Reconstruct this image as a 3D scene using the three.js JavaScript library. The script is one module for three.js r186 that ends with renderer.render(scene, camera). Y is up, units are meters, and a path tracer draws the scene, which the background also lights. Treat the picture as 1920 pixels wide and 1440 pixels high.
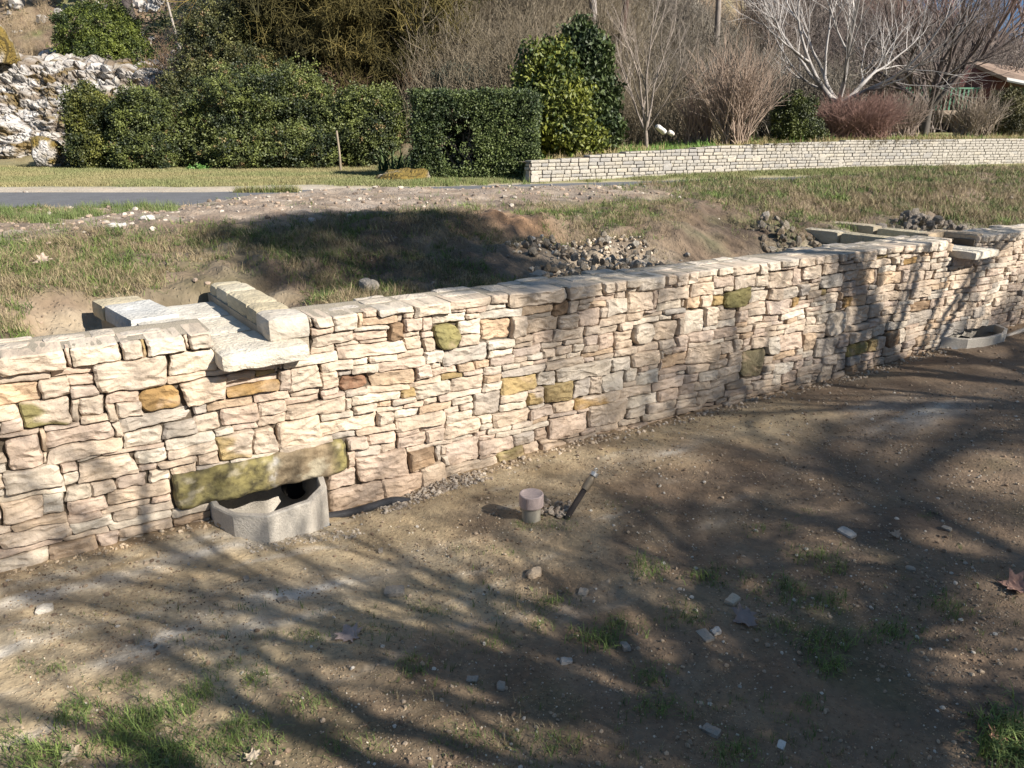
import * as THREE from 'three';
import { ImprovedNoise } from 'three/addons/math/ImprovedNoise.js';
import { mergeGeometries, mergeVertices, toCreasedNormals } from 'three/addons/utils/BufferGeometryUtils.js';

// ---------------------------------------------------------------- camera, sky, sun, exposure
const scene = new THREE.Scene();
const CAM_H = 1.6, FPX = 720 / Math.tan(THREE.MathUtils.degToRad(26.5)), PITCH = Math.atan(465 / FPX);
const camera = new THREE.PerspectiveCamera(53, 4 / 3, 0.05, 600);
camera.position.set(0, CAM_H, 0);
camera.rotation.set(-PITCH, 0, 0);
const SUN_AZ = THREE.MathUtils.degToRad(57), SUN_EL = THREE.MathUtils.degToRad(33);   // to the right of straight behind the camera
const SUN = new THREE.Vector3(Math.sin(SUN_AZ) * Math.cos(SUN_EL), Math.sin(SUN_EL), Math.cos(SUN_AZ) * Math.cos(SUN_EL));
{ // a clear winter sky: deep blue, a little paler low down, with a warm aureole round the unseen sun, strong enough to warm the shade
  const W = 512, H = 256, d = new Float32Array(W * H * 4), v = new THREE.Vector3();
  for (let j = 0; j < H; j++) for (let i = 0; i < W; i++) {
    const el = ((j + 0.5) / H - 0.5) * Math.PI, az = ((i + 0.5) / W - 0.5) * 2 * Math.PI; v.set(Math.cos(el) * Math.cos(az), Math.sin(el), Math.cos(el) * Math.sin(az));
    const up = Math.max(0, Math.sin(el)), low = Math.exp(-up * 9), k = (j * W + i) * 4, ang = Math.acos(Math.min(1, v.dot(SUN))), g = 0.45 * Math.exp(-ang / 0.2) + 0.045 * Math.exp(-ang / 0.6);
    d[k] = 0.056 + 0.02 * low + g; d[k + 1] = 0.108 + 0.05 * low + g * 0.88; d[k + 2] = 0.195 + 0.08 * low + g * 0.68; d[k + 3] = 1;
  }
  const t = new THREE.DataTexture(d, W, H, THREE.RGBAFormat, THREE.FloatType); t.mapping = THREE.EquirectangularReflectionMapping; t.magFilter = THREE.LinearFilter; t.needsUpdate = true; scene.background = t; scene.environment = t;
}
const sun = new THREE.DirectionalLight(new THREE.Color(1, 0.925, 0.82), 5);
sun.target.position.set(0, 0, -5); sun.position.copy(SUN).multiplyScalar(60).add(sun.target.position); sun.castShadow = true; sun.shadow.radius = 0.85;
sun.shadow.mapSize.set(4096, 4096);
Object.assign(sun.shadow.camera, { left: -30, right: 30, top: 30, bottom: -30, near: 1, far: 160 });
sun.name = 'sun_light';
scene.add(sun, sun.target);
const renderer = new THREE.WebGLRenderer({ antialias: true });
renderer.toneMapping = THREE.LinearToneMapping;
renderer.toneMappingExposure = 2.05;
renderer.shadowMap.enabled = true;

// ---------------------------------------------------------------- helpers
function rng(seed) { let a = seed >>> 0; return () => { a = (a + 0x6D2B79F5) | 0; let t = Math.imul(a ^ (a >>> 15), 1 | a); t = (t + Math.imul(t ^ (t >>> 7), 61 | t)) ^ t; return ((t ^ (t >>> 14)) >>> 0) / 4294967296; }; }
const R0 = rng(11);
const PN = new ImprovedNoise();
const n3 = (x, y, z) => PN.noise(x + 31.7, y + 17.3, z + 5.1);
function fbm(x, y, z, o = 4) { let s = 0, a = 0.5; for (let i = 0; i < o; i++) { s += a * n3(x, y, z); x *= 2.03; y *= 2.03; z *= 2.03; a *= 0.5; } return s; }
const clamp = (x, a = 0, b = 1) => Math.min(b, Math.max(a, x));
const sst = (a, b, x) => { const t = clamp((x - a) / (b - a)); return t * t * (3 - 2 * t); };
const J = (r, a, b) => { const k = a + (b - a) * r(); return (v) => v * k; };
const lerp = (a, b, t) => a + (b - a) * t;
const mix3 = (a, b, t) => [lerp(a[0], b[0], t), lerp(a[1], b[1], t), lerp(a[2], b[2], t)];
function pw(pts, x) { if (x <= pts[0][0]) return pts[0][1]; for (let i = 1; i < pts.length; i++) if (x <= pts[i][0]) { const k = (x - pts[i - 1][0]) / (pts[i][0] - pts[i - 1][0]); return lerp(pts[i - 1][1], pts[i][1], k * k * (3 - 2 * k)); } return pts[pts.length - 1][1]; }
const V = (x, y, z) => new THREE.Vector3(x, y, z);
// a pixel of the 1920 x 1440 photograph as a ray; then as a point at a height, or at a distance straight ahead
function ray(u, v) { const dx = (u - 960) / FPX, dy = -(v - 720) / FPX; return [dx, dy * Math.cos(PITCH) - Math.sin(PITCH), Math.cos(PITCH) + dy * Math.sin(PITCH)]; }
function atH(u, v, h) { const [x, y, f] = ray(u, v), k = (h - CAM_H) / y; return V(x * k, h, -f * k); }
function atD(u, v, d) { const [x, y, f] = ray(u, v), k = d / f; return V(x * k, CAM_H + y * k, -d); }
const pxScale = (d) => d / FPX / 1.055;   // metres per photograph pixel at distance d, near enough
// the frame of the dry-stone wall: t along it, s behind its face, y up
const WT = V(0.845, 0, -0.535).normalize(), WB = V(-WT.z * -1, 0, 0); WB.set(WT.z, 0, -WT.x);  // WB points away from the viewer
const WA = V(-1.98, 0, -2.63), WTH = Math.atan2(-WT.z, WT.x);
const tsOf = (x, z) => { const dx = x - WA.x, dz = z - WA.z; return [dx * WT.x + dz * WT.z, dx * WB.x + dz * WB.z]; };
const fromTS = (t, s, y) => V(WA.x + t * WT.x + s * WB.x, y, WA.z + t * WT.z + s * WB.z);
function wallPix(u, v) { const [x, y, f] = ray(u, v), n = WB; const k = (WA.x * n.x + WA.z * n.z) / (x * n.x - f * n.z); const p = V(x * k, CAM_H + y * k, -f * k); return [tsOf(p.x, p.z)[0], p.y]; }

const used = new Map();
function numbered(name) { const n = used.get(name) ?? 0; used.set(name, n + 1); return n ? name + '_' + String(n).padStart(3, '0') : name; }
function tag(o, label, category, group, kind) { if (label) o.userData.label = label; if (category) o.userData.category = category; if (group) o.userData.group = group; if (kind) o.userData.kind = kind; return o; }
function shade(o) { o.castShadow = true; o.receiveShadow = true; return o; }
function thing(name, label, category, p = V(0, 0, 0), turn = 0, group) { const o = new THREE.Group(); o.name = numbered(name); o.position.copy(p); o.rotation.y = turn; scene.add(o); return tag(o, label, category, group); }
function part(name, geo, mat, parent) { const m = shade(new THREE.Mesh(geo, mat)); if (parent) { m.name = name; parent.add(m); } else { m.name = numbered(name); scene.add(m); } return m; }

// ---- tileable noise and textures
function h2(ix, iy, seed) { let h = (Math.imul(ix, 374761393) + Math.imul(iy, 668265263) + Math.imul(seed, 1442695041)) | 0; h = Math.imul(h ^ (h >>> 13), 1274126177); return ((h ^ (h >>> 16)) >>> 0) / 4294967296; }
function vn(x, y, per, seed) { const ix = Math.floor(x), iy = Math.floor(y), fx = x - ix, fy = y - iy, sx = fx * fx * (3 - 2 * fx), sy = fy * fy * (3 - 2 * fy); const w = (a) => ((a % per) + per) % per; const x0 = w(ix), x1 = w(ix + 1), y0 = w(iy), y1 = w(iy + 1); return lerp(lerp(h2(x0, y0, seed), h2(x1, y0, seed), sx), lerp(h2(x0, y1, seed), h2(x1, y1, seed), sx), sy); }
function tf(u, v, f0, oct, seed) { let s = 0, a = 0.5, n = 0, f = f0; for (let i = 0; i < oct; i++) { s += a * vn(u * f, v * f, f, seed + i * 7); n += a; a *= 0.5; f *= 2; } return s / n; }
function cell(u, v, per, seed) { const x = u * per, y = v * per, ix = Math.floor(x), iy = Math.floor(y); let d1 = 9, d2 = 9, id = 0; for (let j = -1; j < 2; j++) for (let i = -1; i < 2; i++) { const cx = (((ix + i) % per) + per) % per, cy = (((iy + j) % per) + per) % per; const px = ix + i + h2(cx, cy, seed), py = iy + j + h2(cx, cy, seed + 1), d = Math.hypot(px - x, py - y); if (d < d1) { d2 = d1; d1 = d; id = h2(cx, cy, seed + 2); } else if (d < d2) d2 = d; } return [d1, d2, id]; }
function tex(n, f, srgb) { const a = new Uint8Array(n * n * 4); for (let j = 0; j < n; j++) for (let i = 0; i < n; i++) { const c = f(i / n, j / n), k = (j * n + i) * 4; const r = Array.isArray(c) ? c : [c, c, c]; for (let q = 0; q < 3; q++) a[k + q] = clamp(r[q]) * 255; a[k + 3] = 255; } const t = new THREE.DataTexture(a, n, n); t.wrapS = t.wrapT = THREE.RepeatWrapping; t.magFilter = THREE.LinearFilter; t.minFilter = THREE.LinearMipmapLinearFilter; t.generateMipmaps = true; t.needsUpdate = true; if (srgb) t.colorSpace = THREE.SRGBColorSpace; return t; }
function rep(t, x, y = x) { const c = t.clone(); c.repeat.set(x, y); c.needsUpdate = true; return c; }
// stone: mottle that multiplies each stone's own tint (kept near white), and its cleft, pitted relief
const stoneMap = tex(768, (u, v) => { const a = tf(u, v, 5, 5, 3), b = tf(u, v, 24, 3, 9), c = tf(u, v, 3, 4, 21), g = h2((u * 768) | 0, (v * 768) | 0, 5); const [d] = cell(u, v, 46, 3); let k = 0.72 + 0.34 * a + 0.16 * (b - 0.5) + 0.05 * (g - 0.5); if (d < 0.16) k *= 0.86; const w = (c - 0.5) * 0.13; return [k * (1 + w * 0.5), k, k * (1 - w * 0.9)]; });
const stoneBump = tex(768, (u, v) => { const r = 1 - Math.abs(2 * tf(u, v * 1, 6, 4, 40) - 1), b = tf(u, v, 32, 4, 44), s = tf(u, v * 2, 10, 3, 61); return 0.42 * r + 0.28 * b + 0.3 * s; });
const soilMap = tex(1024, (u, v) => { const a = tf(u, v, 6, 6, 71), b = tf(u, v, 60, 3, 77), g = h2((u * 1024) | 0, (v * 1024) | 0, 8); let k = 0.55 + 0.42 * a + 0.34 * (b - 0.5) + 0.26 * (g - 0.5); const [d, , id] = cell(u, v, 120, 4); if (id > 0.8 && d < 0.3) k = lerp(k, 0.72 + 0.35 * h2((id * 1e6) | 0, 3, 1), 0.75);  const [d5, , i5] = cell(u, v, 45, 14); if (i5 > 0.88 && d5 < 0.22) k = 0.95; const w = (tf(u, v, 9, 3, 81) - 0.5) * 0.25; return [k * (1 + w * 0.4), k, k * (1 - w * 0.6)]; });
const soilBump = tex(1024, (u, v) => { const a = tf(u, v, 10, 6, 91), b = tf(u, v, 90, 2, 95); const [d, , id] = cell(u, v, 120, 4); let k = 0.5 * a + 0.25 * b; if (id > 0.8) k += 0.25 * clamp(1 - d / 0.4); return k + 0.1; });
const rockBump = tex(512, (u, v) => { const [d1, d2] = cell(u, v, 14, 8), [e1] = cell(u, v, 40, 18); return 0.5 * clamp((d2 - d1) * 1.6) + 0.25 * (1 - e1) + 0.25 * tf(u, v, 30, 3, 2); });
const grit = tex(512, (u, v) => { const g = h2((u * 512) | 0, (v * 512) | 0, 31), a = tf(u, v, 90, 2, 33), c = tf(u, v, 6, 4, 37); return 0.66 + 0.22 * (a - 0.5) + 0.22 * (g - 0.5) + 0.3 * (c - 0.35); });
const gritBump = tex(512, (u, v) => 0.6 * tf(u, v, 110, 2, 51) + 0.4 * tf(u, v, 14, 4, 53));
const barkMap = tex(256, (u, v) => 0.55 + 0.5 * (tf(u, v, 16, 4, 3) - 0.3) * (0.5 + vn(u * 20, v * 3, 60, 9)));
const rough = (o) => new THREE.MeshStandardMaterial({ roughness: 0.92, metalness: 0, ...o });
const M = {
  stone: rough({ vertexColors: true, map: rep(stoneMap, 2.2), bumpMap: rep(stoneBump, 2.3), bumpScale: 0.014 }),
  slab: rough({ vertexColors: true, map: rep(stoneMap, 1.6), bumpMap: rep(stoneBump, 3.5), bumpScale: 0.014 }),
  core: rough({ color: new THREE.Color().setRGB(0.11, 0.085, 0.06), map: rep(soilMap, 1.5), bumpMap: rep(soilBump, 1.5), bumpScale: 0.01 }),
  mortar: rough({ color: new THREE.Color().setRGB(0.46, 0.40, 0.31), map: rep(grit, 3), bumpMap: rep(gritBump, 3), bumpScale: 0.006 }),
  soil: rough({ vertexColors: true, map: rep(soilMap, 0.9), bumpMap: rep(soilBump, 0.9), bumpScale: 0.014 }),
  land: rough({ vertexColors: true, map: rep(soilMap, 0.55), bumpMap: rep(soilBump, 0.55), bumpScale: 0.03 }),
  asphalt: rough({ color: new THREE.Color().setRGB(0.16, 0.165, 0.18), map: rep(grit, 1.4), bumpMap: rep(gritBump, 1.4), bumpScale: 0.006 }),
  concrete: rough({ color: new THREE.Color().setRGB(0.6, 0.55, 0.475), map: rep(grit, 2), bumpMap: rep(gritBump, 2), bumpScale: 0.004 }),
  rock: rough({ vertexColors: true, map: rep(stoneMap, 0.8), bumpMap: rep(rockBump, 0.9), bumpScale: 0.05 }),
  gravel: rough({ map: rep(stoneMap, 1) }),
  bark: rough({ vertexColors: true, map: rep(barkMap, 1) }),
  twig: rough({ vertexColors: true }),
  blade: rough({ side: THREE.DoubleSide, roughness: 0.75 }),
  leaf: new THREE.MeshPhysicalMaterial({ side: THREE.DoubleSide, roughness: 0.6 }),
};
// ---- geometry helpers
function uvBox(g, ox = 0, oy = 0) { const p = g.attributes.position, n = g.attributes.normal, uv = new Float32Array(p.count * 2); for (let i = 0; i < p.count; i++) { const a = Math.abs(n.getX(i)), b = Math.abs(n.getY(i)), c = Math.abs(n.getZ(i)); let u, v; if (b >= a && b >= c) { u = p.getX(i); v = p.getZ(i); } else if (a > c) { u = p.getZ(i); v = p.getY(i); } else { u = p.getX(i); v = p.getY(i); } uv[i * 2] = u + ox; uv[i * 2 + 1] = v + oy; } g.setAttribute('uv', new THREE.BufferAttribute(uv, 2)); return g; }
function paint(g, f) { const p = g.attributes.position, c = new Float32Array(p.count * 3); for (let i = 0; i < p.count; i++) { const q = f(p.getX(i), p.getY(i), p.getZ(i)); c[i * 3] = q[0]; c[i * 3 + 1] = q[1]; c[i * 3 + 2] = q[2]; } g.setAttribute('color', new THREE.BufferAttribute(c, 3)); return g; }
const flat = (c) => () => c;
// a hewn or broken stone: a box whose edges are rounded and whose faces are uneven
function blockGeo(w, h, d, { round = 0.25, amp = 0.006, freq = 14, seed = 0, seg = 0.03, crease = 0.7, taper = 0, most = 14 } = {}) {
  const nx = Math.round(clamp(w / seg, 2, most)), ny = Math.round(clamp(h / seg, 2, most > 14 ? 24 : 8)), nz = Math.round(clamp(d / seg, 2, 10));
  let g = new THREE.BoxGeometry(w, h, d, nx, ny, nz); g.deleteAttribute('uv'); g.deleteAttribute('normal'); g = mergeVertices(g, 1e-4);
  const p = g.attributes.position, r = round * Math.min(w, h, d);
  for (let i = 0; i < p.count; i++) {
    let x = p.getX(i), y = p.getY(i), z = p.getZ(i);
    const cx = clamp(x, -w / 2 + r, w / 2 - r), cy = clamp(y, -h / 2 + r, h / 2 - r), cz = clamp(z, -d / 2 + r, d / 2 - r), l = Math.hypot(x - cx, y - cy, z - cz);
    if (l > r) { const k = r / l; x = cx + (x - cx) * k; y = cy + (y - cy) * k; z = cz + (z - cz) * k; }
    const e = amp * (fbm(x * freq + seed * 3.1, y * freq, z * freq, 2) * 2 + 0.6 * n3(x * freq * 0.4 + seed, y * freq * 0.4, z * freq * 0.4));
    const L = Math.hypot(x / w, y / h, z / d) || 1; x += e * (x / w) / L; y += e * (y / h) / L; z += e * (z / d) / L;
    if (taper) { const k = 1 - taper * (y / h + 0.5); x *= k; z *= k; }
    p.setXYZ(i, x, y, z);
  }
  return uvBox(toCreasedNormals(g, crease), seed * 0.37, seed * 0.71);
}
function pebbleGeo(seed, det = 1, squash = 0.6) { let g = new THREE.IcosahedronGeometry(1, det); g.deleteAttribute('uv'); g.deleteAttribute('normal'); g = mergeVertices(g, 1e-4); const p = g.attributes.position; for (let i = 0; i < p.count; i++) { const x = p.getX(i), y = p.getY(i), z = p.getZ(i), k = 1 + 0.55 * n3(x * 1.1 + seed * 7, y * 1.1, z * 1.1) + 0.2 * n3(x * 3, y * 3 + seed, z * 3); p.setXYZ(i, x * k, y * k * squash, z * k * 0.8); } return uvBox(toCreasedNormals(g, 0.5), seed * 0.3, seed * 0.2); }
// collects tapered tubes (branches, twigs, stems) into one geometry
class Tubes {
  constructor() { this.p = []; this.n = []; this.c = []; this.i = []; this.u = []; }
  tube(pts, rads, sides, col) {
    const base = this.p.length / 3, N = pts.length, t = V(), a = V(), b = V(), up = V();
    for (let k = 0; k < N; k++) {
      t.copy(pts[Math.min(k + 1, N - 1)]).sub(pts[Math.max(k - 1, 0)]).normalize();
      up.set(0, 1, 0); if (Math.abs(t.y) > 0.9) up.set(1, 0, 0);
      a.crossVectors(t, up).normalize(); b.crossVectors(t, a);
      const cc = typeof col === 'function' ? col(k / (N - 1), pts[k]) : col;
      for (let j = 0; j < sides; j++) { const q = j / sides * Math.PI * 2, cx = Math.cos(q), sx = Math.sin(q), nx = a.x * cx + b.x * sx, ny = a.y * cx + b.y * sx, nz = a.z * cx + b.z * sx, r = rads[k]; this.p.push(pts[k].x + nx * r, pts[k].y + ny * r, pts[k].z + nz * r); this.n.push(nx, ny, nz); this.c.push(cc[0], cc[1], cc[2]); this.u.push(j / sides, k * 0.25); }
    }
    for (let k = 0; k < N - 1; k++) for (let j = 0; j < sides; j++) { const a0 = base + k * sides + j, a1 = base + k * sides + (j + 1) % sides, b0 = a0 + sides, b1 = a1 + sides; this.i.push(a0, a1, b0, a1, b1, b0); }
  }
  get empty() { return !this.i.length; }
  geo() { const g = new THREE.BufferGeometry(); g.setAttribute('position', new THREE.Float32BufferAttribute(this.p, 3)); g.setAttribute('normal', new THREE.Float32BufferAttribute(this.n, 3)); g.setAttribute('color', new THREE.Float32BufferAttribute(this.c, 3)); g.setAttribute('uv', new THREE.Float32BufferAttribute(this.u, 2)); g.setIndex(this.i); return g; }
}
// a limb that bends as it grows; returns its points and directions
function limb(r, p, d, len, segs, wob, lift) { const pts = [p.clone()], dir = d.clone().normalize(), q = p.clone(); for (let k = 0; k < segs; k++) { dir.x += (r() - 0.5) * wob; dir.y += (r() - 0.5) * wob + lift; dir.z += (r() - 0.5) * wob; dir.normalize(); q.addScaledVector(dir, len / segs); pts.push(q.clone()); } return pts; }
// recursive bare tree: thick limbs go to «big», thin ones to «fine»
function grow(r, big, fine, p, d, len, rad, depth, o) {
  const segs = depth > 2 ? 5 : depth > 0 ? 3 : 2, pts = limb(r, p, d, len, segs, o.wob, o.lift ?? 0.03), end = rad * (depth ? (o.taper ?? 0.62) : 0.35);
  const rads = pts.map((_, k) => lerp(rad, end, k / segs));
  ((depth >= (o.bigFrom ?? 3)) ? big : fine).tube(pts, rads, rad > 0.04 ? 7 : rad > 0.012 ? 5 : 3, o.col);
  if (!depth) return;
  const n = Math.round(lerp(o.kids[0], o.kids[1], r()));
  for (let k = 0; k < n; k++) {
    const f = k === 0 ? 1 : lerp(o.from ?? 0.35, 1, r()), x = f * segs, i = Math.min(Math.floor(x), segs - 1), q = pts[i].clone().lerp(pts[i + 1], x - i), dir = pts[i + 1].clone().sub(pts[i]).normalize();
    const sp = k === 0 ? o.spread * 0.35 : o.spread * lerp(0.6, 1.25, r()), ax = V(r() - 0.5, r() - 0.5, r() - 0.5).normalize(); ax.cross(dir).normalize(); dir.applyAxisAngle(ax, sp);
    grow(r, big, fine, q, dir, len * lerp(o.shrink[0], o.shrink[1], r()), lerp(rad, end, f) * (k === 0 ? 0.95 : lerp(0.5, 0.8, r())), depth - 1, o);
  }
}
const tmpM = new THREE.Matrix4(), tmpQ = new THREE.Quaternion(), tmpC = new THREE.Color();
function instanced(name, geo, mat, list, parent) { // list entries: {p, q | ry, s, c}
  const m = shade(new THREE.InstancedMesh(geo, mat, list.length)); const e = new THREE.Euler();
  list.forEach((o, k) => { if (o.q) tmpQ.copy(o.q); else tmpQ.setFromEuler(e.set(o.rx ?? 0, o.ry ?? 0, o.rz ?? 0, 'YXZ')); tmpM.compose(o.p, tmpQ, typeof o.s === 'number' ? V(o.s, o.s, o.s) : o.s); m.setMatrixAt(k, tmpM); m.setColorAt(k, tmpC.setRGB(o.c[0], o.c[1], o.c[2])); });
  if (parent) { m.name = name; parent.add(m); } else { m.name = numbered(name); scene.add(m); }
  return m;
}
// ---------------------------------------------------------------- the lie of the land
const WALL_TOP = 0.84;
const BASE_T = [[-6, 0.02], [0, -0.012], [0.77, -0.005], [1.0, -0.05], [1.32, -0.12], [1.6, -0.098], [1.95, -0.068], [2.25, -0.085], [2.8, -0.065], [3.3, -0.08], [4.1, -0.088], [5.3, -0.096], [6.4, -0.06], [7.3, -0.035], [9, 0.02], [14, 0.1]];
function yardH(x, z) {
  const [t, s] = tsOf(x, z), d = Math.max(0, -s), r = Math.hypot(x, z);
  let y = pw(BASE_T, t) * Math.exp(-d / 1.1);
  const k = r < 12 ? 1 : 0.4;
  y += k * (0.030 * fbm(x * 0.9, z * 0.9, 3.3, 3) + 0.016 * fbm(x * 4.1, z * 4.1, 8.1, 3)) * sst(0.02, 0.35, d + 0.05);
  if (r < 9) y += 0.008 * Math.abs(n3(x * 17, z * 17, 1.5)) + 0.005 * n3(x * 41, z * 41, 7.7) + 0.009 * n3(x * 8, z * 8, 3.1) * sst(0.3, 0.8, d);
  // the dug-out strip of rubble right of the first basin, and the mound of spoil by the pipe stub
  y -= 0.03 * Math.exp(-(((t - 1.75) / 0.35) ** 2)) * Math.exp(-((d / 0.14) ** 2));
  return y;
}
const ROAD = [[-40, 12], [-10, 9.45], [-4, 9.5], [-1, 10.6], [1, 11.5], [4.2, 12.9], [8, 14.8], [14, 17.6], [25, 23], [60, 42]];
function lineDist(line, x, f) { let best = 1e9, sgn = 1, along = 0, acc = 0; for (let i = 0; i < line.length - 1; i++) { const [ax, af] = line[i], [bx, bf] = line[i + 1], ex = bx - ax, ef = bf - af, L = Math.hypot(ex, ef), q = clamp(((x - ax) * ex + (f - af) * ef) / (L * L)), dx = x - ax - q * ex, df = f - af - q * ef, D = Math.hypot(dx, df); if (D < best) { best = D; sgn = Math.sign(ex * df - ef * dx) || 1; along = acc + q * L; } acc += L; } return [best * sgn, along]; }
const WALL2 = [[0.25, 13.2], [0.45, 13.34], [2.33, 14.52], [4.75, 16.1], [7.5, 17.6], [12.3, 19.7], [18, 22], [30, 27]];
const WALL2_TOP = [[0.3, 1.22], [2.33, 1.345], [4.75, 1.45], [7.5, 1.52], [12.3, 1.54], [30, 1.6]];
const FOOT = [[-40, 24], [-12, 18.6], [-6.8, 17.3], [-3.6, 17.0], [-1.6, 15.6], [0.3, 15.6], [2, 18], [5, 22.5], [9, 27], [14, 35], [25, 47], [60, 75]];
function landH(x, z, detail = true) {
  const f = -z, [t, s] = tsOf(x, z), a = x / Math.max(1, f);
  const mid = 0.06 * sst(1.1, 2.6, t) * (1 - sst(0.6, 1.6, x)), rightK = 0.11 * sst(0.8, 1.8, x) * (1 - sst(4.2, 6.5, x));
  const d0 = pw([[-8, 0.86], [-0.3, 0.82], [0.12, 0.78], [0.3, 0.64], [0.62, 0.62], [0.8, 0.6], [1.3, 0.66], [1.6, 0.72], [2.4, 0.72], [3.2, 0.68], [4.6, 0.60], [5.6, 0.60], [7, 0.68], [9, 0.75]], t);
  const rise = 0.12 * sst(3.6, 6.5, x), leftK = 1 - sst(-3.6, -2.0, x);
  let y = pw([[0.35, d0], [0.85, d0 + 0.03], [1.4, lerp(0.87, 0.84, sst(1.6, 2.6, t)) + 0.05 * Math.exp(-(((t - 4.8) / 0.5) ** 2)) - 0.06 * Math.exp(-(((t - 3.8) / 0.6) ** 2))], [1.95, lerp(0.93, 1.0, sst(1.6, 2.6, t))], [2.7, 1.03 + rise * 0.6 - 0.05 * leftK], [3.6, 1.045 + rise - 0.09 * leftK], [5.2, 1.03 + rise * 0.9 + 0.6 * mid - 0.11 * leftK - rightK], [6.2, 0.99 + 0.7 * mid - 0.11 * leftK - 0.6 * rightK], [8, 0.9], [30, 0.9]], s);
  // the drain bed under the stone channel
  y = lerp(y, 0.66, sst(0.42, 0.55, t) * (1 - sst(1.3, 1.42, t)) * (1 - sst(1.08, 1.2, s)));
  const [rd] = lineDist(ROAD, x, f), [wd] = x > 0.2 ? lineDist(WALL2, x, f) : [-1];
  if (detail) {
    const m = sst(0.5, 1.1, s) * sst(1.45, 2.1, Math.abs(rd)), face = sst(0.7, 1.1, s) * (1 - sst(2.0, 2.8, s));
    y += face * (0.09 * fbm(x * 2.1, z * 2.1, 15, 3) - 0.05 * Math.abs(n3(x * 4.5, z * 4.5, 31)) + 0.02 * n3(x * 9, z * 9, 6));
    y += m * (0.06 * fbm(x * 0.8, z * 0.8, 5, 3) + 0.06 * fbm(x * 3.1, z * 3.1, 9, 3) * (1 - sst(9, 16, f)) + 0.012 * n3(x * 13, z * 13, 2) * (1 - sst(7, 10, f)));
  }
  // the road bed and its verges
  const beyond = 0.87 + 0.012 * Math.max(0, f - 12);
  y = lerp(y, beyond, rd > 0 ? sst(0, 2.2, rd) : 0);
  y = lerp(0.85, y, sst(1.45, rd < 0 ? 1.95 : 2.3, Math.abs(rd)));
  // terrace behind the old wall
  if (x > 0.2 && wd > 0.12) y = pw(WALL2_TOP, x) - 0.03 + 0.02 * wd + 0.02 * fbm(x * 2, z * 2, 1, 2);
  // the hillside
  const foot = pw(FOOT, x), up = Math.max(0, f - foot);
  if (up > 0) { const slope = lerp(0.62, 0.5, sst(0.1, 0.5, a)); let h = slope * (Math.sqrt(up * up + 1) - 1) + 0.25 * sst(0, 3, up) * fbm(x * 0.5, z * 0.5, 2, 3) + 0.5 * sst(3, 8, up) * fbm(x * 0.22, z * 0.22, 4, 3); y += h; }
  const cap = CAM_H + f * pw([[0.36, 0.75], [0.42, 0.3], [0.45, 0.17], [0.48, 0.125], [0.53, 0.105], [0.6, 0.088], [0.7, 0.07], [1.2, 0.04]], a);
  return Math.min(y, cap + 0.2 * fbm(x * 0.2, z * 0.2, 1, 2));
}
// a sheet on a grid that is fine near the viewer and coarse far away
function sheet(rows, cols, keep, H, color) {
  const P = [], C = [], U = [], I = [], at = new Int32Array(rows.length * cols.length).fill(-1);
  rows.forEach((f, j) => cols.forEach((a, i) => { const x = Math.sin(a) * f, z = -Math.cos(a) * f; if (!keep(x, z)) return; at[j * cols.length + i] = P.length / 3; const y = H(x, z); P.push(x, y, z); U.push(x, z); const c = color(x, z, y); C.push(c[0], c[1], c[2]); }));
  for (let j = 0; j < rows.length - 1; j++) for (let i = 0; i < cols.length - 1; i++) { const a = at[j * cols.length + i], b = at[j * cols.length + i + 1], c = at[(j + 1) * cols.length + i], d = at[(j + 1) * cols.length + i + 1]; if (a >= 0 && b >= 0 && c >= 0) I.push(a, b, c); if (b >= 0 && d >= 0 && c >= 0) I.push(b, d, c); }
  const g = new THREE.BufferGeometry(); g.setAttribute('position', new THREE.Float32BufferAttribute(P, 3)); g.setAttribute('color', new THREE.Float32BufferAttribute(C, 3)); g.setAttribute('uv', new THREE.Float32BufferAttribute(U, 2)); g.setIndex(I); g.computeVertexNormals(); return g;
}
const lin = (a, b, n) => Array.from({ length: n }, (_, i) => lerp(a, b, i / (n - 1)));
const geom = (a, b, n) => Array.from({ length: n }, (_, i) => a * Math.pow(b / a, i / (n - 1)));

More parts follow.
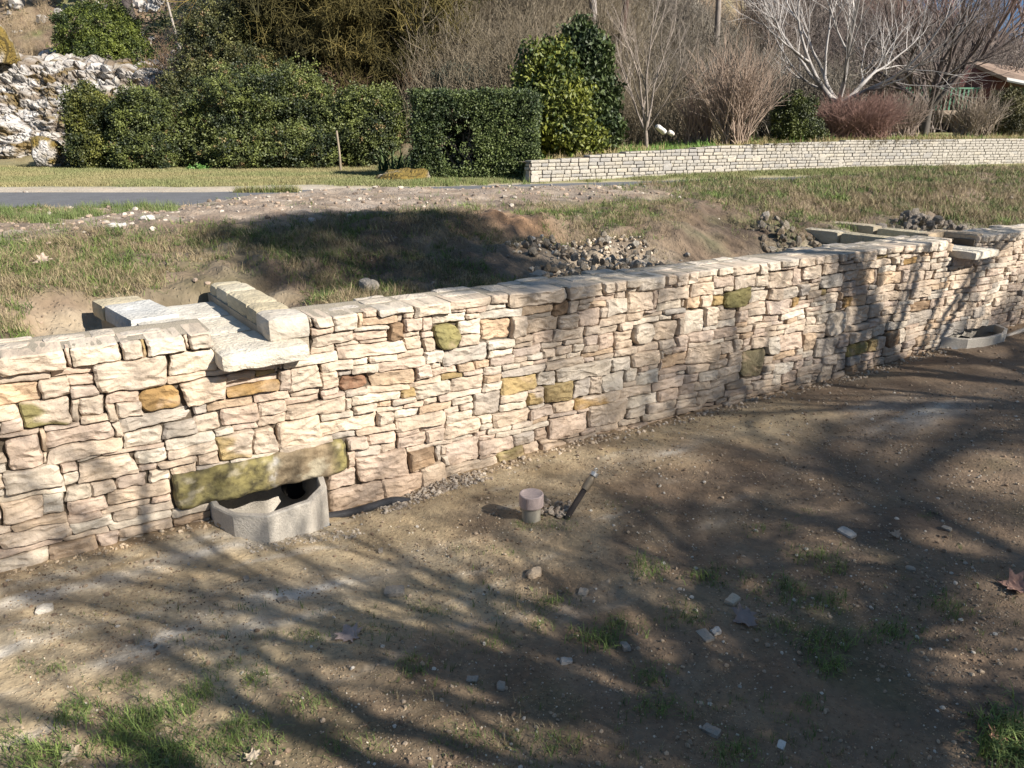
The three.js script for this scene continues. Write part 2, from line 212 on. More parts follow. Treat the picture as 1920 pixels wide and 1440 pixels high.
// patches of pale stone dust, tan sand and turf roots in the yard: (photograph pixel, radii in metres, strength)
const DUST = [[60, 1110, 0.55, 0.10, 0.9], [250, 1050, 0.5, 0.07, 0.55], [120, 1180, 0.5, 0.10, 0.45], [480, 1000, 0.45, 0.06, 0.6], [1730, 765, 0.5, 0.12, 0.75], [1640, 750, 0.35, 0.1, 0.45], [660, 1060, 0.5, 0.12, 0.3], [400, 1180, 0.5, 0.12, 0.35], [1250, 830, 0.4, 0.08, 0.3]].map(([u, v, rt, rs, k]) => { const p = atH(u, v, 0), [t, s] = tsOf(p.x, p.z); return [t, s, rt, rs, k]; });
function yardColor(x, z) {
  const [t, s] = tsOf(x, z), d = -s, f = -z;
  const a = fbm(x * 1.1, z * 1.1, 2, 4), b = fbm(x * 5, z * 5, 12, 3), q = fbm(x * 0.5 + 3, z * 0.5, 6, 2);
  // tan trodden sand near the wall and on the left, brown earth towards the right and the viewer
  const tan = sst(-0.25, 0.35, 0.45 - 0.42 * d + 0.25 * (0.5 - x) + 0.9 * a + 0.4 * q);
  let c = mix3([0.205, 0.142, 0.09], [0.43, 0.335, 0.205], clamp(tan + 0.25 * b));
  c = mix3(c, [0.135, 0.092, 0.062], clamp(sst(0.05, 0.4, fbm(x * 1.9, z * 1.9, 30, 4) + 0.1 * b) * 0.75));
  const streak = fbm(t * 2.2, s * 9, 4, 3);
  let dust = 0; for (const [dt, ds, rt, rs, k] of DUST) dust += k * Math.exp(-(((t - dt) / rt) ** 2) - (((s - ds) / rs) ** 2));
  dust = clamp(dust * (0.75 + 2.2 * streak) + 0.5 * sst(0.12, 0.4, streak + 0.4 * a) * (1 - sst(0.6, 2.2, d)) * (1 - sst(1.5, 4, t)));
  c = mix3(c, [0.60, 0.545, 0.46], clamp(dust));
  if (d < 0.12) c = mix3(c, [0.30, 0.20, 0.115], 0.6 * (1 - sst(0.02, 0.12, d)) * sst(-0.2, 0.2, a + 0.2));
  const turf = sst(0.0, 0.35, fbm(x * 1.6 + 9, z * 1.6, 3, 4) + 0.28 * sst(1.5, 0.9, f) - 0.06) * sst(1.0, 1.6, d);
  return mix3(c, [0.10, 0.105, 0.045], turf * 0.45);
}
const lotsOf = (a) => a[Math.floor(R0() * a.length)];
function landColor(x, z) {
  const f = -z, [t, s] = tsOf(x, z), [rd, ra] = lineDist(ROAD, x, f);
  const a = fbm(x * 0.9, z * 0.9, 7, 4), b = fbm(x * 4, z * 4, 3, 3);
  // earth bank
  let c = mix3([0.11, 0.075, 0.05], [0.235, 0.175, 0.118], clamp(0.5 + 1.5 * a + b));
  c = mix3(c, [0.11, 0.12, 0.05], 0.55 * sst(-0.05, 0.3, fbm(x * 1.3, z * 1.3, 40, 3)));
  const left = 1 - sst(-2.2, -0.9, x);
  c = mix3(c, [0.29, 0.22, 0.155], left * 0.6 * clamp(0.5 + b));
  // sandy mortar trodden round the channel and rubble in the ditch
  const mort = sst(0.2, 0.36 + 0.2 * b, t) * (1 - sst(1.30, 1.55 + 0.3 * b, t)) * (1 - sst(1.02, 1.2 + 0.25 * b, s)); c = mix3(c, [0.35, 0.29, 0.21], mort * 0.9);
  const m2 = sst(5.2, 5.8, t) * (1 - sst(8.0, 8.4, t)) * (1 - sst(0.9, 1.25 + 0.2 * b, s)); c = mix3(c, [0.36, 0.31, 0.22], m2);
  const rub = Math.exp(-(((t - 3.8) / 0.6) ** 2)) * (1 - sst(1.0, 1.7, s)); c = mix3(c, [0.42, 0.34, 0.25], clamp(rub * 1.1));
  const clay = Math.exp(-(((t - 3.5) / 0.3) ** 2) - (((s - 1.9) / 0.3) ** 2)); c = mix3(c, [0.38, 0.22, 0.12], clamp(clay) * 0.8);
  // stony dirt shoulder on top
  const sh = sst(2.25, 2.9, s + 0.8 * a) * (1 - sst(4.4, 6, t - 0.35 * s)) * sst(-4.4, -2.8, x + a); c = mix3(c, mix3([0.27, 0.205, 0.155], [0.42, 0.35, 0.285], clamp(0.35 + 1.6 * b)), sh * 0.9);
  if (rd < 0) { const edge = 1 - sst(1.55, 2.4, -rd); c = mix3(c, [0.40, 0.35, 0.29], edge * 0.6); }
  // far verge: gravel edge, then short yellowish turf
  if (rd > 0) {
    const gl = 1 - sst(-3.4, -1.8, x), v = sst(lerp(1.5, 2.1, gl), lerp(2.0, 2.9, gl) + 0.4 * b, rd); c = mix3([0.52, 0.45, 0.36], mix3([0.27, 0.24, 0.11], [0.17, 0.19, 0.07], clamp(0.4 + 1.3 * a)), v);
    const up = f - pw(FOOT, x);
    if (x > 0.2 && f > 13) c = mix3(c, [0.30, 0.27, 0.11], 0.5);
    if (up > -0.5) { const k = sst(-0.5, 1.5, up + a); const hillc = mix3(mix3([0.20, 0.135, 0.085], [0.33, 0.25, 0.165], clamp(0.5 + 1.7 * b)), [0.17, 0.19, 0.06], clamp(sst(0, 0.35, a) * (x < -4 ? 0.85 : 0.4))); c = mix3(c, hillc, k); const rk = sst(0.17, 0.3, fbm(x * 0.9, z * 0.9, 77, 4)); c = mix3(c, [0.5, 0.48, 0.46], rk * 0.7 * sst(2, 5, up)); }
  }
  return c;
}
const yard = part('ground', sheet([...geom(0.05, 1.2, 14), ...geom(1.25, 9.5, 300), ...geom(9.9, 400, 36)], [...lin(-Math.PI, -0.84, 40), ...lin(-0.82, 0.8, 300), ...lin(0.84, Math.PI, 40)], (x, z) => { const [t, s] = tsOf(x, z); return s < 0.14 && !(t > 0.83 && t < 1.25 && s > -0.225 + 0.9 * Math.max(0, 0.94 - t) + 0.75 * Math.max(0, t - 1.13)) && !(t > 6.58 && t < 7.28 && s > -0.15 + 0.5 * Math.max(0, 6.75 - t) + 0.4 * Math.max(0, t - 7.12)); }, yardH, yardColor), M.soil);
tag(yard, null, null, null, 'structure');
const land = part('embankment', sheet([...geom(2.55, 9, 260), ...geom(9.1, 30, 150), ...geom(30.8, 420, 60)], [...lin(-2.6, -0.8, 30), ...lin(-0.78, 0.78, 420), ...lin(0.8, 1.3, 16)], (x, z) => tsOf(x, z)[1] > 0.2, landH, landColor), M.land);
tag(land, null, null, null, 'structure');
{ // the road: a strip of asphalt laid on its bed
  const P = [], U = [], I = []; let k = 0; const pts = [];
  for (let i = 0; i < ROAD.length - 1; i++) for (let q = 0; q < 12; q++) pts.push([lerp(ROAD[i][0], ROAD[i + 1][0], q / 12), lerp(ROAD[i][1], ROAD[i + 1][1], q / 12)]);
  pts.forEach(([x, f], i) => { const [bx, bf] = pts[Math.min(i + 1, pts.length - 1)], [ax, af] = pts[Math.max(i - 1, 0)], L = Math.hypot(bx - ax, bf - af), nx = -(bf - af) / L, nf = (bx - ax) / L; for (let j = 0; j <= 6; j++) { const w = lerp(-1.42, 1.42, j / 6) + (j === 0 || j === 6 ? 0.06 * n3(i * 0.7, j, 3) : 0), X = x + nx * w, Ff = f + nf * w; P.push(X, 0.862 + 0.012 * (1 - (w / 1.45) ** 2), -Ff); U.push(X, Ff); } if (i) for (let j = 0; j < 6; j++) { const a = (i - 1) * 7 + j, b = a + 1, c = a + 7, d = c + 1; I.push(a, b, c, b, d, c); } });
  const g = new THREE.BufferGeometry(); g.setAttribute('position', new THREE.Float32BufferAttribute(P, 3)); g.setAttribute('uv', new THREE.Float32BufferAttribute(U, 2)); g.setIndex(I); g.computeVertexNormals();
  tag(part('road', g, M.asphalt), null, null, null, 'structure');
}
// ---------------------------------------------------------------- the dry-stone wall
const C = { tan: [0.53, 0.435, 0.34], pink: [0.515, 0.41, 0.327], grey: [0.42, 0.37, 0.315], pale: [0.57, 0.50, 0.41], ochre: [0.37, 0.235, 0.095], gold: [0.36, 0.265, 0.125], olive: [0.23, 0.20, 0.08], dolive: [0.17, 0.145, 0.085], brown: [0.27, 0.185, 0.115], red: [0.27, 0.15, 0.09], moss: [0.30, 0.26, 0.10], warm: [0.50, 0.375, 0.26] };
const wall = thing('dry_stone_wall', 'long new dry-stone retaining wall of pale limestone across the yard', 'wall', V(WA.x, 0, WA.z), WTH);
const CS = 0.0155, T0 = -1.3, T1 = 9.4, Y0 = -0.22, NC = Math.round((T1 - T0) / CS), NR = Math.round((WALL_TOP - Y0) / CS);
const gridTaken = new Uint8Array(NC * NR);
const col = (t) => Math.round((t - T0) / CS), row = (y) => Math.round((y - Y0) / CS);
function block(t0, y0, t1, y1) { for (let r = Math.max(0, row(y0)); r < Math.min(NR, row(y1)); r++) for (let c = Math.max(0, col(t0)); c < Math.min(NC, col(t1)); c++) gridTaken[r * NC + c] = 1; }
const stones = [];   // {c0, r0, c1, r1, tint, kind}
function tryPlace(c0, r0, c1, r1, tint, kind) {
  const free = (c, r) => c >= 0 && r >= 0 && c < NC && r < NR && !gridTaken[r * NC + c];
  const full = (a, b, c, d) => { for (let r = b; r < d; r++) for (let q = a; q < c; q++) if (!free(q, r)) return false; return true; };
  for (let g = 0; g < 8 && !full(c0, r0, c1, r1); g++) { const k = g % 4; if (k === 0) r0++; else if (k === 1) c0++; else if (k === 2) r1--; else c1--; if (c1 - c0 < 2 || r1 - r0 < 1) return; }
  if (!full(c0, r0, c1, r1)) return;
  for (let r = r0; r < r1; r++) for (let q = c0; q < c1; q++) gridTaken[r * NC + q] = 1;
  stones.push({ c0, r0, c1, r1, tint, kind, accent: tint[2] / tint[0] < 0.55 });
}
// openings: the spout slab and the notch above it, the mouth of the basin, and the same further right
block(0.875, 0.668, 1.10, 0.9); block(1.10, 0.668, 1.29, 0.9); block(0.77, -0.3, 1.325, 0.072);
block(6.44, 0.69, 6.80, 0.9); block(6.50, -0.3, 7.36, 0.03);
// stones that stand out in the photograph, by their outlines in it
const FEATURES = [
  [1764, 602, 1817, 631, 'grey'],
  [37, 742, 133, 810, 'olive', 'half'], [173, 665, 317, 742, 'tan'], [267, 721, 342, 773, 'ochre', 'round'], [423, 717, 527, 750, 'ochre'], [394, 746, 475, 777, 'warm'], [477, 690, 517, 708, 'gold'], [406, 806, 475, 871, 'gold', 'half'], [144, 852, 253, 908, 'tan'], [0, 810, 83, 890, 'pink'], [83, 825, 229, 870, 'tan'], [85, 792, 210, 840, 'pink'], [0, 931, 85, 987, 'tan'], [85, 1005, 185, 1050, 'warm'],
  [633, 704, 696, 735, 'red', 'round'], [812, 608, 859, 653, 'olive', 'round'], [731, 608, 760, 637, 'brown'], [683, 587, 746, 615, 'warm'], [942, 702, 1008, 740, 'gold'], [1023, 717, 1073, 758, 'gold'], [990, 733, 1023, 765, 'gold', 'half'], [1081, 733, 1163, 768, 'ochre', 'half'], [881, 722, 950, 796, 'grey'], [769, 840, 819, 879, 'brown'], [933, 838, 983, 872, 'olive'], [900, 817, 962, 857, 'pink'], [842, 819, 900, 874, 'pink'], [667, 840, 769, 910, 'pink'], [619, 900, 723, 962, 'pink'], [1037, 562, 1069, 596, 'brown'], [900, 598, 958, 642, 'warm'], [658, 610, 733, 648, 'pink'], [833, 644, 917, 688, 'grey'], [779, 713, 850, 751, 'pale'], [537, 746, 652, 791, 'tan'], [604, 773, 710, 823, 'tan'], [525, 658, 629, 703, 'pale'], [1031, 769, 1106, 822, 'pink'],
  [1359, 545, 1408, 576, 'olive', 'round'], [1336, 553, 1359, 572, 'gold'], [1189, 606, 1225, 650, 'pale', 'round'], [1176, 545, 1222, 588, 'tan'], [1134, 560, 1176, 594, 'pale'], [1390, 654, 1434, 714, 'dolive'], [1241, 659, 1287, 693, 'warm'], [1286, 645, 1349, 683, 'tan'], [1441, 502, 1483, 545, 'tan'], [1484, 555, 1500, 577, 'ochre'], [1284, 577, 1323, 626, 'pale'], [1230, 558, 1281, 584, 'pale'], [1308, 724, 1362, 757, 'tan'],
  [1609, 503, 1644, 539, 'warm'], [1694, 482, 1721, 499, 'ochre'], [1709, 563, 1745, 588, 'brown'], [1577, 557, 1598, 578, 'ochre'], [1551, 585, 1588, 628, 'pale', 'round'], [1589, 641, 1625, 671, 'olive', 'round'], [1663, 618, 1689, 649, 'brown', 'round'], [1527, 629, 1570, 675, 'grey'], [1589, 682, 1607, 703, 'brown'], [1828, 617, 1845, 630, 'gold'], [1540, 510, 1580, 545, 'grey'], [1585, 700, 1612, 722, 'tan'],
];
tryPlace(col(0.645), row(0.074), col(1.412), row(0.232), C.moss, 'lintel');
for (const [u0, v0, u1, v1, tint, kind] of FEATURES) {
  const vc = (v0 + v1) / 2, uc = (u0 + u1) / 2, m = lerp(0.123, 0.215, clamp((vc - lerp(667, 433, uc / 1906)) / lerp(400, 175, uc / 1906))), h = Math.max(10, (v1 - v0) - (kind === 'round' ? 0.35 : 0.8) * m * (u1 - u0));
  const t0 = wallPix(u0, vc)[0], t1 = wallPix(u1, vc)[0], y0 = wallPix(uc, vc + h / 2)[1], y1 = wallPix(uc, vc - h / 2)[1];
  tryPlace(col(t0), row(Math.max(y0, Y0)), col(t1), row(y1), C[tint], kind);
}
// coping stones along the top edge
const RW = rng(5);
{ // the long rounded one, then the rest
  const put = (t0, t1, th) => tryPlace(col(t0), NR - Math.max(3, Math.round(th / CS)), col(t1), NR, mix3(C.pale, C.tan, RW()), 'cope');
  put(2.33, 2.665, 0.088); put(0.12, 0.345, 0.085); put(0.36, 0.525, 0.075); put(0.53, 0.61, 0.085); put(0.615, 0.765, 0.09); put(0.77, 0.873, 0.085);
  for (let t = T0; t < T1;) { const w = lerp(0.07, 0.26, RW() ** 1.4); put(t, t + w, lerp(0.045, 0.085, RW())); t += w; }
}
const RT = [[0.42, C.tan], [0.27, C.pink], [0.035, C.grey], [0.20, C.pale], [0.065, C.warm], [0.01, C.gold]];
const pick = () => { let x = RW(); for (const [p, c] of RT) { if (x < p) return c; x -= p; } return C.tan; };
const idAt = new Int32Array(NC * NR).fill(-1); stones.forEach((st, i) => { for (let r = st.r0; r < st.r1; r++) for (let q = st.c0; q < st.c1; q++) idAt[r * NC + q] = i; });
for (let r = 0; r < NR; r++) for (let c = 0; c < NC; c++) {
  if (gridTaken[r * NC + c]) continue;
  let run = 0; while (c + run < NC && !gridTaken[r * NC + c + run] && run < 34) run++;
  const z = RW(); let h = z < 0.27 ? 2 : z < 0.60 ? 3 : z < 0.83 ? 4 : z < 0.93 ? 5 : z < 0.97 ? 6 : 8;
  const left = c > 0 ? idAt[r * NC + c - 1] : -1; if (left >= 0 && RW() < 0.62) { const k = stones[left].r1 - r; if (k >= 2 && k <= 8) h = k; }
  let w = Math.round(h * lerp(1.5, 4.9, RW() ** 1.1) * (h > 6 ? 0.5 : h > 4 ? 0.7 : h > 3 ? 0.9 : 1.25)); w = Math.max(5, w);
  const joint = (q) => r > 0 && q > 0 && q < NC && idAt[(r - 1) * NC + q] !== idAt[(r - 1) * NC + q - 1];
  for (let k = 0; k < 4 && (joint(c + w) || joint(c + w - 1) || joint(c + w + 1)); k++) w += 2;
  w = Math.min(w, run); if (run - w < 5) w = run > 22 ? Math.ceil(run / 2) : run;
  let hm = 0; for (; hm < 10; hm++) { let ok = r + hm < NR; for (let q = c; ok && q < c + w; q++) if (gridTaken[(r + hm) * NC + q]) ok = false; if (!ok) break; }
  if (w < 4) h = Math.max(h, 4); h = Math.min(h, hm); if (hm - h <= 1) h = hm; if (h < 1) h = 1;
  const n = stones.length; tryPlace(c, r, c + w, r + h, pick(), ''); if (stones.length > n) { const st = stones[n]; for (let rr = st.r0; rr < st.r1; rr++) for (let q = st.c0; q < st.c1; q++) idAt[rr * NC + q] = n; }
}
// the face of the courses wanders, so neighbours share the bend
const bend = (t, y) => [t + 0.016 * n3(t * 5, y * 7, 3) + 0.008 * n3(t * 17, y * 19, 9), y + 0.015 * n3(t * 3.3, y * 4, 13) * sst(WALL_TOP, WALL_TOP - 0.12, y) + 0.008 * n3(t * 12, y * 14, 23) * sst(WALL_TOP, WALL_TOP - 0.05, y)];
function stoneGeo(st, id) {
  const t0 = T0 + st.c0 * CS, t1 = T0 + st.c1 * CS, y0 = Y0 + st.r0 * CS, y1 = Y0 + st.r1 * CS, w = t1 - t0, h = y1 - y0, cope = st.kind === 'cope', r = rng(id * 77 + 5);
  const joint = cope ? 0.003 : lerp(0.0008, 0.0032, r()), zf = cope ? 0.012 + 0.012 * r() : lerp(-0.016, 0.016, r()) + (st.kind === 'lintel' ? 0.02 : 0), tiltX = (r() - 0.5) * 0.16, tiltY = (r() - 0.35) * 0.2;
  const rnd = st.kind === 'round' ? 0.85 : st.kind === 'lintel' ? 0.22 : lerp(0.05, 0.36, r()), N = Math.round(clamp((w + h) * 2 / (t1 < 2.6 ? 0.011 : 0.016), 14, st.kind === 'lintel' ? 110 : 60)), cx = (t0 + t1) / 2, cy = (y0 + y1) / 2, m = Math.min(w, h) / 2, cr = m * rnd;
  const cj = cope || st.kind === 'lintel' ? 0.06 : 0.22, jit4 = Array.from({ length: 8 }, () => (r() - 0.52) * cj), ring = [];
  for (let k = 0; k < N; k++) { // a rounded, skewed rectangle
    const per = 2 * (w + h), q = (k + 0.5) / N * per; let x, y; if (q < w) { x = t0 + q; y = y0; } else if (q < w + h) { x = t1; y = y0 + q - w; } else if (q < 2 * w + h) { x = t1 - (q - w - h); y = y1; } else { x = t0; y = y1 - (q - 2 * w - h); }
    const kx = clamp(x, t0 + cr, t1 - cr), ky = clamp(y, y0 + cr, y1 - cr), L = Math.hypot(x - kx, y - ky); if (L > cr && L > 0) { x = kx + (x - kx) * cr / L; y = ky + (y - ky) * cr / L; }
    { const a = (x - t0) / w, b = (y - y0) / h, q = Math.min(w, h); x += (a < 0.5 ? -1 : 1) * q * Math.abs(2 * a - 1) * (a < 0.5 ? lerp(jit4[0], jit4[1], b) : lerp(jit4[2], jit4[3], b)); y += (b < 0.5 ? -1 : 1) * h * 0.7 * Math.abs(2 * b - 1) * (b < 0.5 ? lerp(jit4[4], jit4[5], a) : lerp(jit4[6], jit4[7], a)); }
    let [bx, by] = bend(x, y); const e = 0.0045 * n3(bx * 38 + id, by * 38, 4) + 0.0022 * n3(bx * 90, by * 90, id * 1.7);
    const dx = bx - cx, dy = by - cy, D = Math.hypot(dx, dy) || 1; const ins = joint - e; bx -= dx / D * ins; by -= dy / D * ins; ring.push([bx, by]);
  }
  const gx = ring.reduce((s, p) => s + p[0], 0) / N, gy = ring.reduce((s, p) => s + p[1], 0) / N;
  const rel = (x, y) => { const q = st.kind === 'lintel' ? 0.5 : 1, a = 1 - Math.abs(2 * n3(x * 13 / q + id * 1.3, y * 26, 5)), b = n3(x * 34 / q, y * 60 + id, 8), c = n3(x * 7 + id, y * 9, 2); return zf + tiltX * (x - gx) + tiltY * (y - gy) + Math.min(1, m / 0.035) * (0.009 * (a - 0.5) + 0.0055 * b + 0.009 * c); };
  const shells = [[1, -0.075, 0], [1, -0.009 - 0.005 * r(), 1], [Math.max(0.6, 1 - 0.005 / m), -0.0015, 1]];
  const inner = st.kind === 'lintel' ? [0.86, 0.74, 0.62, 0.5, 0.38, 0.26, 0.14] : m > 0.026 && t1 < 3 ? [0.82, 0.64, 0.46, 0.28, 0.12] : m > 0.03 ? [0.72, 0.46, 0.2] : m > 0.018 ? [0.6, 0.25] : [0.45]; for (const k of inner) shells.push([k, 0, 1]);
  const P = [], I = [], U = []; const ou = r() * 9, ov = r() * 9;
  for (const [k, dz, f] of shells) for (const [x, y] of ring) { const X = gx + (x - gx) * k, Y = gy + (y - gy) * k; P.push(X, Y, f ? rel(X, Y) + dz : dz); U.push(X + ou, Y + ov + (f ? 0 : 0.06)); }
  const S = shells.length; for (let s = 0; s < S - 1; s++) for (let k = 0; k < N; k++) { const a = s * N + k, b = s * N + (k + 1) % N; I.push(a, b, a + N, b, b + N, a + N); }
  const mid = P.length / 3; P.push(gx, gy, rel(gx, gy)); U.push(gx + ou, gy + ov); for (let k = 0; k < N; k++) I.push((S - 1) * N + k, (S - 1) * N + (k + 1) % N, mid);
  if (cope) { // coping stones run back into the top
    const dep = lerp(0.1, 0.2, r()); for (let k = 0; k < N; k++) P[k * 3 + 2] = -dep - 0.03 * Math.abs(n3(P[k * 3] * 9, id, 2));
  }
  let g = new THREE.BufferGeometry(); g.setAttribute('position', new THREE.Float32BufferAttribute(P, 3)); g.setAttribute('uv', new THREE.Float32BufferAttribute(U, 2)); g.setIndex(I); g = toCreasedNormals(g, 0.42);
  const br = lerp(0.87, 1.05, r()), wm = lerp(-0.02, 0.03, r());
  const tint = [st.tint[0] * br * (1 + wm), st.tint[1] * br, st.tint[2] * br * (1 - wm)];
  paint(g, (x, y) => {
    const a = fbm(x * 9 + id, y * 14, 3, 3); let c = tint.map((v) => v * (1 + 0.28 * a));
    if (st.accent) c = mix3(c, C.warm.map((v) => v * br), 0.55 * sst(0.05, 0.3, fbm(x * 11 + id * 2, y * 13, 7, 3)));
    if (st.kind === 'half') c = mix3(c, C.tan, sst(-0.15, 0.15, (x - gx) / w + (y - gy) / h * 0.5 + 0.8 * a));
    if (st.kind === 'lintel') { const k = fbm(x * 17, y * 19, 1, 4), q = (x - t0) / w; c = mix3([0.29, 0.255, 0.115], [0.12, 0.095, 0.055], clamp(0.4 + 2.6 * k)); c = mix3(c, [0.24, 0.18, 0.11], sst(0.55, 0.72, q + 0.2 * k)); c = mix3(c, [0.56, 0.5, 0.38], sst(0.16, 0.3, fbm(x * 7, y * 10, 50, 3)) * 0.8); c = mix3(c, [0.6, 0.55, 0.5], Math.exp(-(((q - 0.6 + 0.1 * a) / 0.03) ** 2)) * 0.8); }
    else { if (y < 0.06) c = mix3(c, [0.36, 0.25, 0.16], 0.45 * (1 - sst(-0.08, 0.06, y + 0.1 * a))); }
    return c;
  });
  return g;
}
{
  const built = stones.map((st, i) => ({ st, g: stoneGeo(st, i + 1), size: 0 }));
  for (const b of built) { const t = T0 + (b.st.c0 + b.st.c1) / 2 * CS, y = Y0 + (b.st.r0 + b.st.r1) / 2 * CS, p = fromTS(t, 0, y), vis = t > -0.15 && t < 7.75 && y > pw(BASE_T, t) - 0.02 ? 1 : 0.001; b.size = vis * (b.st.c1 - b.st.c0) * (b.st.r1 - b.st.r0) / p.distanceToSquared(camera.position); b.out = vis < 1 && y < pw(BASE_T, t) - 0.06; }
  const kept = built.filter((b) => !b.out).sort((a, b) => b.size - a.size), cop = kept.filter((b) => b.st.kind === 'cope' && b.size > 1e-3), rest = kept.filter((b) => !(b.st.kind === 'cope' && b.size > 1e-3) && b.st.kind !== 'lintel');
  for (const b of cop) part('coping_stone', b.g, M.stone, wall);
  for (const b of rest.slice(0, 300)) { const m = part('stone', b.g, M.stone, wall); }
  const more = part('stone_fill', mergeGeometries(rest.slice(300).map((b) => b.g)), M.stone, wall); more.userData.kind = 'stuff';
  { const w = 0.765, h = 0.158, g = blockGeo(w, h, 0.16, { round: 0.16, amp: 0.011, freq: 11, seed: 8, seg: 0.009, crease: 0.9, most: 86 }); g.translate(1.028, 0.153, -0.055);
    paint(g, (x, y) => { const q = (x - 0.645) / w, k = fbm(x * 26, y * 26, 1, 4), big = fbm(x * 6, y * 8, 4, 3); let c = mix3([0.25, 0.215, 0.085], [0.08, 0.068, 0.034], clamp(0.42 + 2.4 * k + 0.8 * big)); c = mix3(c, mix3([0.30, 0.235, 0.15], [0.17, 0.125, 0.075], clamp(0.5 + 2 * k)), sst(0.5, 0.68, q + 0.5 * big) * (1 - sst(0.86, 0.95, q))); c = mix3(c, [0.44, 0.39, 0.28], 0.7 * sst(0.15, 0.3, fbm(x * 7, y * 11, 50, 4))); return mix3(c, [0.6, 0.56, 0.5], 0.85 * Math.exp(-(((q - 0.56 + 0.15 * big) / 0.022) ** 2)) * sst(-0.15, 0.1, k)); });
    const m = part('lintel', g, M.stone, wall); m.userData.label = 'long mossy lintel stone over the basin'; }
  console.log('stones', stones.length, 'coping', cop.length);
}
{ // the packing behind the face, and the mortared top
  const bx = (t0, t1, y0, y1, z0 = -0.32, z1 = -0.03) => { const g = new THREE.BoxGeometry(t1 - t0, y1 - y0, z1 - z0); g.translate((t0 + t1) / 2, (y0 + y1) / 2, (z0 + z1) / 2); return g; };
  part('wall_packing', mergeGeometries([bx(T0, 0.78, -0.4, 0.80), bx(0.78, 0.872, 0.1, 0.80), bx(0.872, 1.292, 0.1, 0.665), bx(1.292, 1.32, 0.1, 0.80), bx(1.32, 6.46, -0.4, 0.80), bx(6.46, 6.52, -0.4, 0.68), bx(6.52, 6.79, 0.06, 0.68), bx(6.79, 7.34, 0.06, 0.8), bx(7.34, T1, -0.4, 0.80)]), M.core, wall);
  const top = (t0, t1) => { const n = Math.round((t1 - t0) / 0.025), P = [], U = [], I = []; for (let i = 0; i <= n; i++) for (let j = 0; j <= 14; j++) { const t = lerp(t0, t1, i / n), s = lerp(0.015, 0.33 + 0.02 * n3(t * 7, 1, 1), j / 14); P.push(t, j === 14 ? 0.7 : WALL_TOP - 0.009 + 0.004 * fbm(t * 9, s * 9, 2, 3) - (j === 13 ? 0.012 : 0), -s - (j === 14 ? 0.005 : 0)); U.push(t, s); if (i && j) { const a = (i - 1) * 15 + j - 1; I.push(a, a + 15, a + 1, a + 1, a + 15, a + 16); } } const g = new THREE.BufferGeometry(); g.setAttribute('position', new THREE.Float32BufferAttribute(P, 3)); g.setAttribute('uv', new THREE.Float32BufferAttribute(U, 2)); g.setIndex(I); g.computeVertexNormals(); return g; };
  part('mortar', mergeGeometries([top(T0, 0.872), top(1.29, 6.46), top(6.8, T1)]), M.mortar, wall);
  // flat flags bedded in the mortar of the top
  const r = rng(91);
  for (let t = -0.9; t < 8.8; ) {
    const w = lerp(0.09, 0.24, r()); let s = lerp(0.10, 0.16, r());
    while (s < 0.3) { const d = lerp(0.06, 0.14, r()); if (s + d > 0.36) break; if (!(t + w > 0.86 && t < 1.30) && !(t + w > 6.44 && t < 6.82) && r() < 0.9) { const g = blockGeo(w * 0.93, 0.03, d * 0.92, { round: 0.4, amp: 0.008, freq: 12, seed: t * 10 + s, crease: 0.5 }); g.translate(t + w / 2 + (r() - 0.5) * 0.03, WALL_TOP - 0.019 + 0.003 * r(), -s - d / 2); const q = mix3(C.pale, C.grey, r() * 0.8); paint(g, (x, y, z) => q.map((v) => v * (1 + 0.3 * fbm(x * 8, z * 8, 4, 3)))); part('flagstone', g, M.slab, wall); } s += d + lerp(0.005, 0.03, r()); }
    t += w + lerp(0.0, 0.03, r());
  }
}
